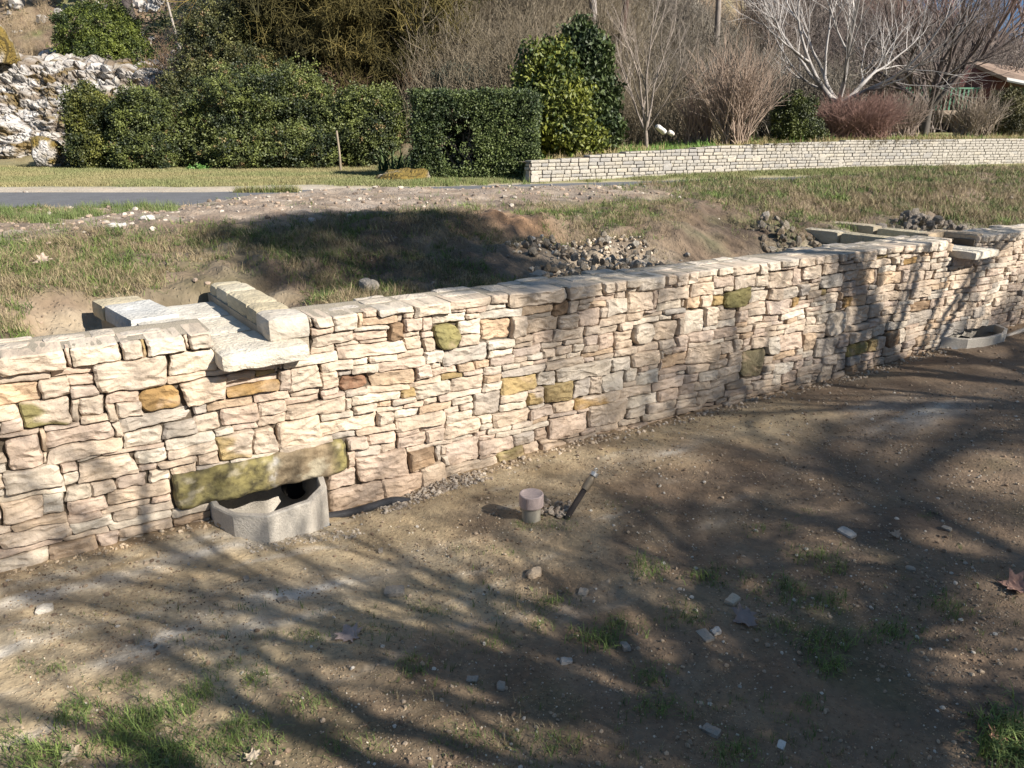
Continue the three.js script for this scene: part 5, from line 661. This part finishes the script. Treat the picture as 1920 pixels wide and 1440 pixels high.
{ // dry plane-tree leaves
  const shape = new THREE.Shape(); const L = [[0, -0.5], [0.07, -0.22], [0.3, -0.3], [0.26, -0.12], [0.55, -0.08], [0.36, 0.1], [0.46, 0.32], [0.2, 0.24], [0.12, 0.38], [0, 0.6], [-0.12, 0.36], [-0.22, 0.25], [-0.48, 0.3], [-0.36, 0.08], [-0.55, -0.06], [-0.27, -0.12], [-0.3, -0.28], [-0.08, -0.22]]; L.forEach(([x, y], i) => (i ? shape.lineTo(x, y) : shape.moveTo(x, y)));
  const leaf = (seed, curl) => { let g = new THREE.ExtrudeGeometry(shape, { depth: 0.012, bevelEnabled: false, curveSegments: 1 }); g.deleteAttribute('uv'); g = g.toNonIndexed ? g : g; for (let q = 0; q < 2; q++) g = subdiv(g); const p = g.attributes.position; for (let i = 0; i < p.count; i++) { const x = p.getX(i), y = p.getY(i); p.setZ(i, p.getZ(i) + curl * (x * x * 1.6 + 0.5 * y * y) + 0.16 * n3(x * 3 + seed, y * 3, 2) + 0.05 * n3(x * 9, y * 9, seed)); } g.rotateX(-Math.PI / 2); g.computeVertexNormals(); return g; };
  function subdiv(g0) { const g = g0.index ? g0.toNonIndexed() : g0, p = g.attributes.position.array, o = []; for (let i = 0; i < p.length; i += 9) { const a = V(p[i], p[i + 1], p[i + 2]), b = V(p[i + 3], p[i + 4], p[i + 5]), c = V(p[i + 6], p[i + 7], p[i + 8]), ab = a.clone().lerp(b, 0.5), bc = b.clone().lerp(c, 0.5), ca = c.clone().lerp(a, 0.5); for (const t of [a, ab, ca, ab, b, bc, ca, bc, c, ab, bc, ca]) o.push(t.x, t.y, t.z); } const r = new THREE.BufferGeometry(); r.setAttribute('position', new THREE.Float32BufferAttribute(o, 3)); return r; }
  [[655, 1197, 0.09, 0.5, [0.36, 0.27, 0.23], 'pinkish dry lobed leaf lying left of the centre foreground'], [1398, 1163, 0.10, 2.0, [0.22, 0.17, 0.15], 'grey-brown curled leaf between grass tufts right of the centre'], [1906, 1106, 0.12, 1.0, [0.28, 0.165, 0.125], 'reddish brown leaf at the right edge of the yard'], [1880, 1392, 0.09, 2.6, [0.33, 0.18, 0.12], 'brown leaf beside the green tuft in the bottom right corner'], [133, 1425, 0.06, 1.2, [0.36, 0.29, 0.2], 'tan dead leaf in the grass of the bottom left corner'], [475, 1425, 0.045, 0.3, [0.45, 0.37, 0.27], 'small pale leaf low in the left foreground'], [1680, 1008, 0.05, 0.9, [0.38, 0.28, 0.2], 'small tan leaf in the shade of the right-hand yard']].forEach(([u, v, s, ry, c, label], i) => { const p = onYard(u, v, 0.012); const m = part('dry_leaf', leaf(i * 3.3, 0.3 + 0.1 * i % 0.4), rough({ color: new THREE.Color().setRGB(...c), side: THREE.DoubleSide, roughness: 0.8 })); m.position.copy(p); m.scale.setScalar(s); m.rotation.set(0.15, ry, 0.1); tag(m, label, 'leaf'); });
  const p = fromTS(0.36, 1.75, 0); p.y = landH(p.x, p.z) + 0.03; const m = part('dry_leaf', leaf(8, 0.4), rough({ color: new THREE.Color().setRGB(0.40, 0.31, 0.25), side: THREE.DoubleSide })); m.position.copy(p); m.scale.setScalar(0.1); m.rotation.set(0.5, 2, 0.1); tag(m, 'dry lobed leaf in the grass behind the left end of the wall', 'leaf');
}
// ---------------------------------------------------------------- gravel, crumbs of earth and grass
{
  const r = rng(17), a = [], b = [];
  for (let k = 0; k < 52000; k++) {
    const f = lerp(1.15, 7.5, r() ** 1.6), x = (r() * 2 - 1) * f * 0.8, [t, s] = tsOf(x, -f); if (s > -0.03) continue;
    const d = -s, patch = fbm(x * 1.4, f * 1.4, 60, 3), right = sst(-0.5, 2, x); if (r() > 0.35 + 1.3 * patch + 0.35 * right + 0.4 * (d < 0.25)) continue;
    const big = r() ** 7, sz = lerp(0.0013, 0.011, big) * (0.75 + 0.08 * f), c = r() < 0.13 + 0.05 * right ? [0.5, 0.45, 0.38] : r() < 0.6 ? [0.36, 0.28, 0.2] : [0.22, 0.155, 0.105];
    a.push({ p: V(x, yardH(x, -f) + sz * 0.25, -f), rx: r() * 6, ry: r() * 6, s: sz, c: c.map(J(r, 0.75, 1.25)) });
  }
  for (let k = 0; k < 110000; k++) { // fine grit and crumbs that give the trodden soil its grain
    const f = lerp(1.1, 5, r() ** 1.3), x = (r() * 2 - 1) * f * 0.76, [t, s] = tsOf(x, -f); if (s > -0.04 || r() > 0.45 + 1.6 * fbm(x * 2.2, f * 2.2, 66, 3)) continue;
    const sz = lerp(0.0011, 0.0045, r() ** 3) * (0.7 + 0.15 * f), c = r() < 0.14 ? [0.5, 0.44, 0.35] : r() < 0.55 ? [0.38, 0.285, 0.18] : [0.17, 0.115, 0.072];
    a.push({ p: V(x, yardH(x, -f) + sz * 0.2, -f), rx: r() * 6, ry: r() * 6, s: sz, c: c.map(J(r, 0.75, 1.25)) });
  }
  const heap = (t0, t1, s0, s1, n, sz, cols) => { for (let k = 0; k < n; k++) { const t = lerp(t0, t1, r()), s = lerp(s0, s1, r()), p = fromTS(t, s, 0), z = lerp(sz[0], sz[1], r() ** 3); p.y = yardH(p.x, p.z) + z * 0.3; a.push({ p, rx: r() * 6, ry: r() * 6, s: z, c: mix3(cols[0], cols[1], r()) }); } };
  heap(1.5, 2.1, -0.02, -0.2, 900, [0.003, 0.014], [[0.3, 0.24, 0.18], [0.48, 0.42, 0.35]]);
  heap(0.85, 1.35, -0.25, -0.36, 420, [0.002, 0.009], [[0.38, 0.32, 0.25], [0.5, 0.44, 0.36]]);
  heap(2.0, 6.4, -0.01, -0.12, 900, [0.003, 0.016], [[0.4, 0.3, 0.2], [0.55, 0.47, 0.38]]); heap(0, 0.8, -0.01, -0.08, 160, [0.003, 0.012], [[0.5, 0.36, 0.22], [0.55, 0.45, 0.33]]);
  const pp = onYard(1030, 960); for (let k = 0; k < 160; k++) { const q = V(pp.x + (r() - 0.5) * 0.2, 0, pp.z + (r() - 0.5) * 0.16), z = lerp(0.004, 0.018, r() ** 3); q.y = yardH(q.x, q.z) + z * 0.4 + 0.02 * r(); a.push({ p: q, rx: r() * 6, ry: r() * 6, s: z, c: mix3([0.2, 0.15, 0.11], [0.45, 0.38, 0.3], r()) }); }
  tag(instanced('gravel', PG[0], M.gravel, a), 'pebbles, grit and crumbs of earth strewn over the yard', 'gravel', null, 'stuff');
  for (let k = 0; k < 26000; k++) { const f = lerp(3.6, 11, r()), x = lerp(-7, 9, r()), [t, s] = tsOf(x, -f); if (s < 0.4) continue; const [rd] = lineDist(ROAD, x, f); if (Math.abs(rd) < 1.45 || rd > 2.2) continue; const shoulder = sst(2.3, 3, s) * (1 - sst(4.4, 6, t - 0.35 * s)), left = 1 - sst(-2.6, -1, x); if (r() > 0.1 + 0.4 * shoulder + 0.12 * left + 0.25 * (rd > 1.45)) continue; const sz = lerp(0.004, 0.03, r() ** 5) * (0.6 + 0.06 * f), c = r() < 0.3 ? [0.46, 0.41, 0.35] : [0.30, 0.23, 0.175]; b.push({ p: V(x, landH(x, -f) + sz * 0.25, -f), rx: r() * 6, ry: r() * 6, s: sz, c: c.map(J(r, 0.75, 1.25)) }); }
  tag(instanced('bank_gravel', PB[1], M.gravel, b), 'small stones scattered over the bank and the dirt shoulder of the road', 'gravel', null, 'stuff');
}
function tuftGeo(seed, n, L, spread, w, lay = 0.5) { const r = rng(seed), P = [], N = [], I = []; for (let k = 0; k < n; k++) { const a = r() * 6.28, l = L * lerp(0.45, 1.15, r()), bx = (r() - 0.5) * spread, bz = (r() - 0.5) * spread, ben = lerp(0.1, 1, r()) * lay, b = P.length / 3, ca = Math.cos(a), sa = Math.sin(a); for (let q = 0; q <= 3; q++) { const e = q / 3, ww = w * (1 - e ** 1.6) + 0.0002, out = l * ben * e * e, y = l * e * Math.sqrt(Math.max(0.06, 1 - ben * e * 0.9)); P.push(bx + ca * out - sa * ww, y, bz + sa * out + ca * ww, bx + ca * out + sa * ww, y, bz + sa * out - ca * ww); N.push(0.3 * ca, 0.95, 0.3 * sa, 0.3 * ca, 0.95, 0.3 * sa); if (q) { const j = b + q * 2 - 2; I.push(j, j + 1, j + 2, j + 1, j + 3, j + 2); } } } const g = new THREE.BufferGeometry(); g.setAttribute('position', new THREE.Float32BufferAttribute(P, 3)); g.setIndex(I); return g; }
const TU = { yard: tuftGeo(1, 6, 0.075, 0.11, 0.0014, 1), sparse: tuftGeo(2, 5, 0.045, 0.05, 0.0013, 1), bank: tuftGeo(3, 13, 0.085, 0.12, 0.0022, 1), dry: tuftGeo(4, 16, 0.11, 0.13, 0.0017, 1), verge: tuftGeo(5, 30, 0.06, 0.26, 0.004, 0.8), tall: tuftGeo(6, 26, 0.22, 0.14, 0.003, 0.8), mat: tuftGeo(7, 16, 0.05, 0.12, 0.0017, 1) };
const GREEN = [[0.05, 0.085, 0.02], [0.16, 0.215, 0.05]], STRAW = [[0.22, 0.17, 0.095], [0.40, 0.325, 0.19]], MIX = [[0.10, 0.13, 0.035], [0.28, 0.26, 0.10]];
{
  const r = rng(23), green = [], straw = [];
  const tuft = (u, v, ru, rv, n, s, cols = GREEN) => { for (let k = 0; k < n; k++) { const a = r() * 6.28, q = r() ** 0.8 * 1.35, p = onYard(u + Math.cos(a) * q * ru, v + Math.sin(a) * q * rv); if (tsOf(p.x, p.z)[1] > -0.06) continue; green.push({ p, ry: r() * 6.28, rx: (r() - 0.5) * 0.4, rz: (r() - 0.5) * 0.4, s: s * lerp(0.6, 1.2, r()), c: mix3(cols[0], cols[1], r()).map(J(r, 0.8, 1.2)) }); } };
  for (const [u, v, ru, rv, n, s] of [[1535, 1050, 50, 18, 34, 0.8], [1570, 1065, 30, 14, 16, 0.7], [1203, 1072, 34, 17, 30, 0.85], [1340, 1082, 48, 16, 34, 0.75], [1480, 1102, 26, 14, 22, 0.8], [1470, 1125, 40, 14, 22, 0.7], [1553, 1133, 22, 14, 22, 0.8], [1290, 1160, 34, 22, 26, 0.8], [1042, 1130, 34, 14, 22, 0.6], [1010, 1138, 34, 12, 16, 0.55], [1128, 1197, 42, 18, 44, 0.9], [1016, 1175, 18, 9, 12, 0.6], [1170, 1170, 30, 12, 16, 0.6], [1665, 1188, 34, 20, 34, 0.85], [1757, 1128, 20, 10, 16, 0.7], [1785, 1150, 20, 10, 18, 0.7], [1550, 1210, 38, 20, 40, 0.9], [1558, 1255, 26, 18, 24, 0.8], [1470, 1175, 34, 16, 20, 0.6], [930, 1205, 26, 14, 18, 0.6], [775, 1250, 22, 14, 18, 0.7], [800, 1146, 30, 9, 16, 0.5], [680, 1182, 50, 9, 20, 0.45], [1385, 1412, 36, 20, 26, 0.8], [1225, 1330, 36, 20, 26, 0.8], [1215, 1265, 32, 16, 20, 0.7], [1515, 1318, 14, 10, 10, 0.7], [860, 1030, 10, 6, 8, 0.4], [940, 1037, 34, 6, 16, 0.4], [995, 985, 30, 9, 34, 0.4], [1040, 985, 30, 10, 26, 0.45], [1180, 945, 40, 12, 20, 0.35], [1410, 995, 14, 8, 14, 0.6], [1478, 990, 14, 8, 10, 0.5], [1742, 968, 14, 5, 10, 0.4], [1515, 960, 22, 8, 12, 0.4], [575, 1195, 26, 10, 20, 0.55], [1905, 1385, 40, 40, 60, 1.35], [1890, 1420, 40, 30, 40, 1.4], [370, 1303, 34, 16, 30, 0.75], [345, 1330, 26, 14, 26, 0.7], [140, 1345, 36, 22, 40, 0.8], [250, 1385, 70, 46, 110, 0.9], [310, 1425, 60, 26, 60, 0.95], [80, 1425, 60, 26, 60, 0.9], [420, 1400, 60, 30, 50, 0.8], [270, 1350, 40, 20, 40, 0.8], [470, 1375, 50, 26, 40, 0.7], [225, 1280, 50, 16, 26, 0.6], [100, 1255, 60, 10, 24, 0.5], [580, 1320, 40, 20, 24, 0.6], [480, 1280, 30, 14, 20, 0.6], [420, 1250, 40, 12, 20, 0.5], [10, 1380, 20, 14, 14, 0.8], [650, 1400, 60, 24, 20, 0.6], [1020, 1395, 50, 20, 24, 0.7], [880, 1390, 60, 24, 22, 0.6]]) tuft(u, v, ru, rv, n, s);
  for (let k = 0; k < 1500; k++) { const u = r() * 1960 - 20, v = lerp(1000, 1450, r() ** 0.8), p = onYard(u, v); if (tsOf(p.x, p.z)[1] > -0.5 || fbm(p.x * 1.7, p.z * 1.7, 44, 3) < 0.06) continue; straw.push({ p, ry: r() * 6.28, s: lerp(0.4, 0.9, r()), c: (r() < 0.4 ? mix3(...STRAW, r()) : mix3(...GREEN, r())).map(J(r, 0.7, 1.1)) }); }
  tag(instanced('grass_tufts', TU.yard, M.blade, green), 'scattered green tufts of grass in the trodden yard', 'grass', null, 'stuff');
  tag(instanced('sparse_grass', TU.sparse, M.blade, straw), 'single blades and dead wisps of grass over the yard', 'grass', null, 'stuff');
}
{
  const r = rng(29), g1 = [], d1 = [], m1 = [], v1 = [], t1 = [];
  for (let k = 0; k < 120000; k++) {
    const f = 3.2 * Math.pow(18 / 3.2, r()), a = lerp(-0.74, 0.74, r()), x = a * f, z = -f, [t, s] = tsOf(x, z); if (s < 0.36) continue;
    const [rd] = lineDist(ROAD, x, f); if (Math.abs(rd) < 1.5) continue; if (x > 0.2 && lineDist(WALL2, x, f)[0] > -0.15) continue;
    if (rd > 0) { if (f > pw(FOOT, x) + 1) continue; const c = mix3(mix3([0.25, 0.225, 0.10], [0.15, 0.18, 0.06], sst(-0.15, 0.25, fbm(x * 0.6, z * 0.6, 3, 3) + 0.25 * (x > -2.8))), [0.32, 0.27, 0.15], r() * 0.5); if (rd < lerp(1.8, 2.6, 1 - sst(-3.4, -1.8, x)) + 0.5 * fbm(x * 2, z, 3, 2)) continue; v1.push({ p: V(x, landH(x, z) - 0.005, z), ry: r() * 6.28, s: lerp(0.6, 1.2, r()), c }); continue; }
    const w1 = fbm(x * 1.1, z * 1.1, 90, 3), w2 = fbm(x * 2.3, z * 2.3, 96, 3), chan = t > 0.22 && t < 1.55 && s < 1.22, far = sst(5, 8, t), shoulder = sst(2.2, 2.8, s + 0.9 * w1) * (1 - sst(4.4, 6, t - 0.35 * s)) * sst(-4.6, -3, x), rubz = Math.exp(-(((t - 3.8) / 0.65) ** 2)) * (1 - sst(1.2, 1.8, s)), clay = Math.exp(-(((t - 3.5) / 0.32) ** 2) - (((s - 1.9) / 0.35) ** 2)), ditch = t > 4.2 && t < 7.9 && s < 1.05;
    if (chan || rubz > 0.45 || clay > 0.5 || (ditch && r() < 0.85) || (t > 5 && t < 8.3 && s < 1.35 && r() < 0.8)) continue; if (r() < shoulder * 0.97) continue;
    const left = 1 - sst(-2.4, -1.0, x), crest = sst(-0.9, 0, rd + 1.5) ;
    const dens = clamp(0.5 + 2.2 * w1 + 0.45 * far - 0.45 * left * sst(2.5, 3.1, s) * (1 - sst(4, 4.8, s)) + 0.3 * left * (s < 2.4) + 0.5 * crest * (x < -2.5)); if (r() > dens) continue;
    const greenK = clamp(0.5 + 0.22 * sst(1.8, 2.8, s) + 2.2 * w2 + 0.2 * w1 - 0.12 * far + 0.3 * crest), p = V(x, landH(x, z) - 0.006, z), e = { p, ry: r() * 6.28, rx: (r() - 0.5) * 1.1, rz: (r() - 0.5) * 1.1, s: lerp(0.36, 0.82, r()) * (1 + 0.5 * far) };
    if (r() < greenK) g1.push({ ...e, c: mix3(GREEN[0], GREEN[1], r()).map(J(r, 0.75, 1.15)) }); else d1.push({ ...e, c: mix3(STRAW[0], STRAW[1], r() ** 1.3).map(J(r, 0.6, 1)) });
  }
  // longer grass on the brink of the road at the left, and on the shoulder
  for (let k = 0; k < 260; k++) { const u = lerp(-30, 330, r()), p0 = atH(u, 0.0 + 388 + 14 * Math.sin(u * 0.02) + r() * 16, 0.97), p = V(p0.x, landH(p0.x, p0.z), p0.z); if (Math.abs(lineDist(ROAD, p.x, -p.z)[0]) < 1.5) continue; t1.push({ p, ry: r() * 6, s: lerp(0.25, 0.55, r()), c: mix3([0.07, 0.11, 0.03], [0.17, 0.21, 0.07], r()) }); }
  for (let k = 0; k < 90; k++) { const u = lerp(440, 560, r()), p0 = atH(u, 362, 0.86), p = V(p0.x, landH(p0.x, p0.z), p0.z); t1.push({ p, ry: r() * 6, s: lerp(0.4, 0.9, r()), c: mix3([0.10, 0.16, 0.03], [0.35, 0.3, 0.14], r()) }); }
  for (let k = 0; k < 240; k++) { const u = lerp(770, 1380, r()), p0 = atD(u, 343, lerp(11.6, 13.0, r())), f = -p0.z, p = V(p0.x, landH(p0.x, p0.z), p0.z); const [rd] = lineDist(ROAD, p.x, f); if (Math.abs(rd) < 1.5 || (p.x > 0.2 && lineDist(WALL2, p.x, f)[0] > -0.1)) continue; t1.push({ p, ry: r() * 6, s: lerp(0.3, 0.8, r()), c: mix3([0.08, 0.14, 0.03], [0.22, 0.24, 0.08], r()) }); }
  tag(instanced('bank_grass', TU.bank, M.blade, g1), 'green grass growing over the earth bank behind the wall', 'grass', null, 'stuff');
  tag(instanced('dry_grass', TU.dry, M.blade, d1), 'straw-coloured dead grass over the earth bank', 'grass', null, 'stuff');
  tag(instanced('verge_grass', TU.verge, M.blade, v1), 'short yellowish turf of the far verge beyond the road', 'grass', null, 'stuff');
  tag(instanced('tall_grass', TU.tall, M.blade, t1), 'longer green grass along the edges of the road', 'grass', null, 'stuff');
  const g2 = []; for (let k = 0; k < 5200; k++) { const x = lerp(0.6, 14, r()), f = lerp(13.4, 24, r()); const wd = lineDist(WALL2, x, f)[0]; if (wd < 0.2 || wd > 4.5) continue; const lush = Math.exp(-(((x - 3.4) / 0.9) ** 2)); g2.push({ p: V(x, landH(x, -f), -f), ry: r() * 6, s: lerp(0.9, 2.0, r()), c: r() < 0.25 + 0.7 * lush ? mix3([0.09, 0.18, 0.03], [0.17, 0.30, 0.06], r()) : mix3([0.30, 0.25, 0.12], [0.42, 0.33, 0.18], r()) }); }
  tag(instanced('garden_grass', TU.bank, M.blade, g2), 'green and straw grass on the terrace above the old wall', 'grass', null, 'stuff');
  // trailing weeds that hang over the old wall
  const hang = []; for (let k = 0; k < 70; k++) { const u = lerp(1390, 1790, r() ** 1.2), p = atD(u, 275, 16); const q = (() => { let best = null; for (let i = 0; i < WALL2.length - 1; i++) for (let w = 0; w < 1; w += 0.02) { const x = lerp(WALL2[i][0], WALL2[i + 1][0], w), f = lerp(WALL2[i][1], WALL2[i + 1][1], w), e = Math.abs(x / f - p.x / 16); if (!best || e < best[0]) best = [e, x, f]; } return best; })(); for (let j = 0; j < 3; j++) hang.push({ p: V(q[1] + (r() - 0.5) * 0.1, pw(WALL2_TOP, q[1]) + 0.02 - 0.09 * r() * j, -q[2] + 0.12), rx: r() * 6, ry: r() * 6, s: lerp(0.35, 0.6, r()), c: mix3([0.10, 0.075, 0.035], [0.2, 0.15, 0.05], r()) }); }
  tag(instanced('trailing_weeds', CL.fine, M.leaf, hang), 'small brown weeds hanging over the top of the old wall', 'weeds', null, 'stuff');
}
// ---------------------------------------------------------------- the bare trees of the yard, outside the frame, that throw the branch shadows
{
  const B = [0.22, 0.19, 0.16], from = (u, v, hgt) => { const p = onYard(u, v); p.addScaledVector(V(SUN.x, 0, SUN.z), (hgt - p.y) / SUN.y); p.y = hgt; return p; };
  const o = { kids: [3, 4], spread: 0.55, shrink: [0.62, 0.82], wob: 0.22, lift: 0.02, col: B, bigFrom: 3 };
  // the big tree behind the viewer: limbs laid out by the shadows that they throw
  const sh = (u, v, h) => { const p = atH(u, v, 0); p.addScaledVector(V(SUN.x, 0, SUN.z), h / SUN.y); p.y = h; return p; };
  const crotch = sh(1660, 1530, 2.4), base = V(crotch.x, 0, crotch.z), T = thing('yard_tree', 'bare tree behind the viewer whose forked limbs shade the foreground', 'tree', base), trunk = new Tubes(), fine = new Tubes(), r = rng(301);
  trunk.tube(limb(rng(3), V(0, -0.2, 0), V(0, 1, 0), 2.6, 6, 0.05, 0), [0.2, 0.18, 0.17, 0.165, 0.16, 0.16, 0.16], 10, B); part('trunk', trunk.geo(), M.bark, T);
  const LIMBS = [
    [[1400, 1440], [1150, 1350], [900, 1275], [700, 1233], [510, 1197], [365, 1179], [255, 1149], [146, 1131], [0, 1112]], [[1330, 1400], [1050, 1290], [800, 1215], [642, 1179], [547, 1157], [456, 1124], [328, 1102], [200, 1084], [60, 1085]],
    [[1250, 1330], [1000, 1245], [820, 1190], [685, 1153], [547, 1102], [456, 1077], [350, 1040], [270, 1005], [200, 960]], [[1350, 1480], [1000, 1440], [693, 1346], [547, 1262], [503, 1233], [437, 1219], [328, 1204], [219, 1211]],
    [[1300, 1560], [1000, 1530], [700, 1437], [547, 1365], [474, 1328], [419, 1292], [365, 1252], [273, 1197], [120, 1190]], [[1200, 1640], [800, 1580], [500, 1500], [328, 1440], [255, 1400], [146, 1365], [55, 1328], [-40, 1310]],
    [[1594, 1400], [1580, 1312], [1462, 1237], [1387, 1144], [1312, 1031], [1230, 957]], [[1720, 1440], [1706, 1331], [1650, 1256], [1594, 1200], [1500, 1150], [1440, 1050], [1390, 990]], [[1500, 1500], [1369, 1440], [1312, 1369], [1340, 1275], [1275, 1162], [1170, 1105]],
    [[1450, 1420], [1300, 1290], [1130, 1180], [960, 1110], [820, 1060], [740, 1010], [690, 985]], [[1420, 1400], [1180, 1255], [960, 1190], [800, 1130], [650, 1090], [560, 1030], [470, 990]]];
  LIMBS.forEach((L, i) => {
    const pts = [crotch.clone()], n = L.length, top = 3.7 + 0.7 * n3(i * 2.3, 1, 1); L.forEach(([u, v], k) => pts.push(sh(u, v, lerp(2.5, top, (k + 1) / n)))); pts.forEach((p) => p.sub(base));
    const R = i > 5 && i < 9 ? 0.085 : lerp(0.04, 0.06, (i * 7 % 5) / 4), rads = pts.map((_, k) => lerp(R, 0.011, k / n)), big = new Tubes(); big.tube(pts, rads, 8, B); part('limb', big.geo(), M.bark, T);
    for (let k = 1; k < n; k++) for (let j = 0; j < (i > 5 && i < 9 ? 4 : 2); j++) { const d = pts[k + 1 > n ? n : k + 1].clone().sub(pts[k]).normalize().add(V((r() - 0.5) * 1.2, (r() - 0.55) * 0.8, (r() - 0.5) * 1.2)).normalize(); grow(r, fine, fine, pts[k].clone().lerp(pts[Math.min(n, k + 1)], r()), d, lerp(0.3, 0.65, r()), rads[k] * lerp(0.3, 0.5, r()), i > 5 ? 3 : 2, { ...o, kids: [2, 3], lift: -0.06, bigFrom: 9 }); }
  });
  part('twigs', fine.geo(), M.twig, T);
  // an evergreen out of view, placed where its top shades part of the bank
  { const hub = fromTS(2.45, 1.5, 0.9).addScaledVector(SUN, 7.0 / SUN.y), o2 = V(hub.x, 0, hub.z), E = thing('unseen_evergreen_tree', 'unseen evergreen right of the viewer, placed so its top shades a patch of the bank', 'tree', o2), list = [], q = rng(302), tt = new Tubes();
    tt.tube([[4.0, -0.2], [3.9, 3], [3.3, 5.2], [1.8, 6.9], [0.5, 7.6], [0, 8.2]].map(([w, y]) => V(WT.x * w, y, WT.z * w)), [0.17, 0.14, 0.11, 0.07, 0.04, 0.02], 8, B); part('trunk', tt.geo(), M.bark, E);
    for (let k = 0; k < 620; k++) { const h = q(), a = q() * 6.28, rr = Math.sqrt(q()) * 0.85 * Math.sqrt(Math.max(0.03, 1 - (2 * h - 1) ** 2)) * (1 + 0.35 * n3(Math.cos(a) * 2, h * 7, Math.sin(a) * 2)); if (n3(Math.cos(a) * rr * 2.2, h * 2.5, Math.sin(a) * rr * 2.2 + 5) < -0.12) continue; list.push({ p: V(Math.cos(a) * rr * 1.25, lerp(7.0, 8.6, h), Math.sin(a) * rr * 1.25), rx: q() * 6, ry: q() * 6, s: lerp(0.9, 1.6, q()), c: [0.05, 0.07, 0.02] }); }
    instanced('foliage', CL.ivy, M.leaf, list, E).userData.kind = 'stuff'; }
  const d = from(1840, 1080, 7.6); bareTree('yard_tree', 'second bare tree out of view to the right whose crown shades the right of the yard', V(d.x, 0, d.z), { ...o, seed: 202, trunk: 7.6, rad: 0.12, limbs: 9, rise: [-0.3, 0.3], len: 1.2, depth: 5, lift: -0.03 });  // out of view, set where its crown shades the right of the yard
  const e = from(1900, 720, 3.6); bareTree('yard_tree', 'third bare tree out of view far to the right whose trunk shades the far end of the wall', V(e.x, 0, e.z), { ...o, seed: 203, trunk: 3.5, rad: 0.13, limbs: 6, rise: [-0.1, 0.35], len: 1.1, toward: V(0.3, 0, -0.2), depth: 5 });  // out of view, set so its trunk shades the far end of the wall
  { // leafless crown out of view towards the sun, its twigs placed to soften the light on the middle of the wall and the right of the yard
    const q = rng(305), hub = fromTS(6.95, -0.2, 0).addScaledVector(SUN, 23), o2 = V(hub.x, 0, hub.z), E = thing('unseen_tall_tree', 'tall leafless tree out of view behind the viewer, twigs placed to soften light on wall and yard', 'tree', o2), list = [], tt = new Tubes();
    tt.tube([V(0, -0.3, 0), V(0.1, 6, 0), V(0, 12, 0), V(0, 14, 0)], [0.22, 0.18, 0.08, 0.03], 9, B); part('trunk', tt.geo(), M.bark, E);
    for (let k = 0; k < 230; k++) { const onWall = q() < 0.1, t = onWall ? lerp(2.3, 6.1, q()) : lerp(1.9, 8, q()), s = onWall ? 0 : lerp(-3, 0.1, q()), y = onWall ? lerp(-0.05, 0.62, q()) : 0; if (!onWall && t < 2.6 - 0.5 * s && q() < 0.5) continue; const p = fromTS(t, s, y).addScaledVector(SUN, lerp(20, 26, q())).sub(o2); list.push({ p, rx: (q() - 0.5) * 2.4, ry: q() * 6, rz: (q() - 0.5) * 2.4, s: lerp(0.35, 0.7, q()), c: [0.2, 0.17, 0.14] }); }
    instanced('twigs', SP[1], M.twig, list, E).userData.kind = 'stuff'; }
}
renderer.render(scene, camera);
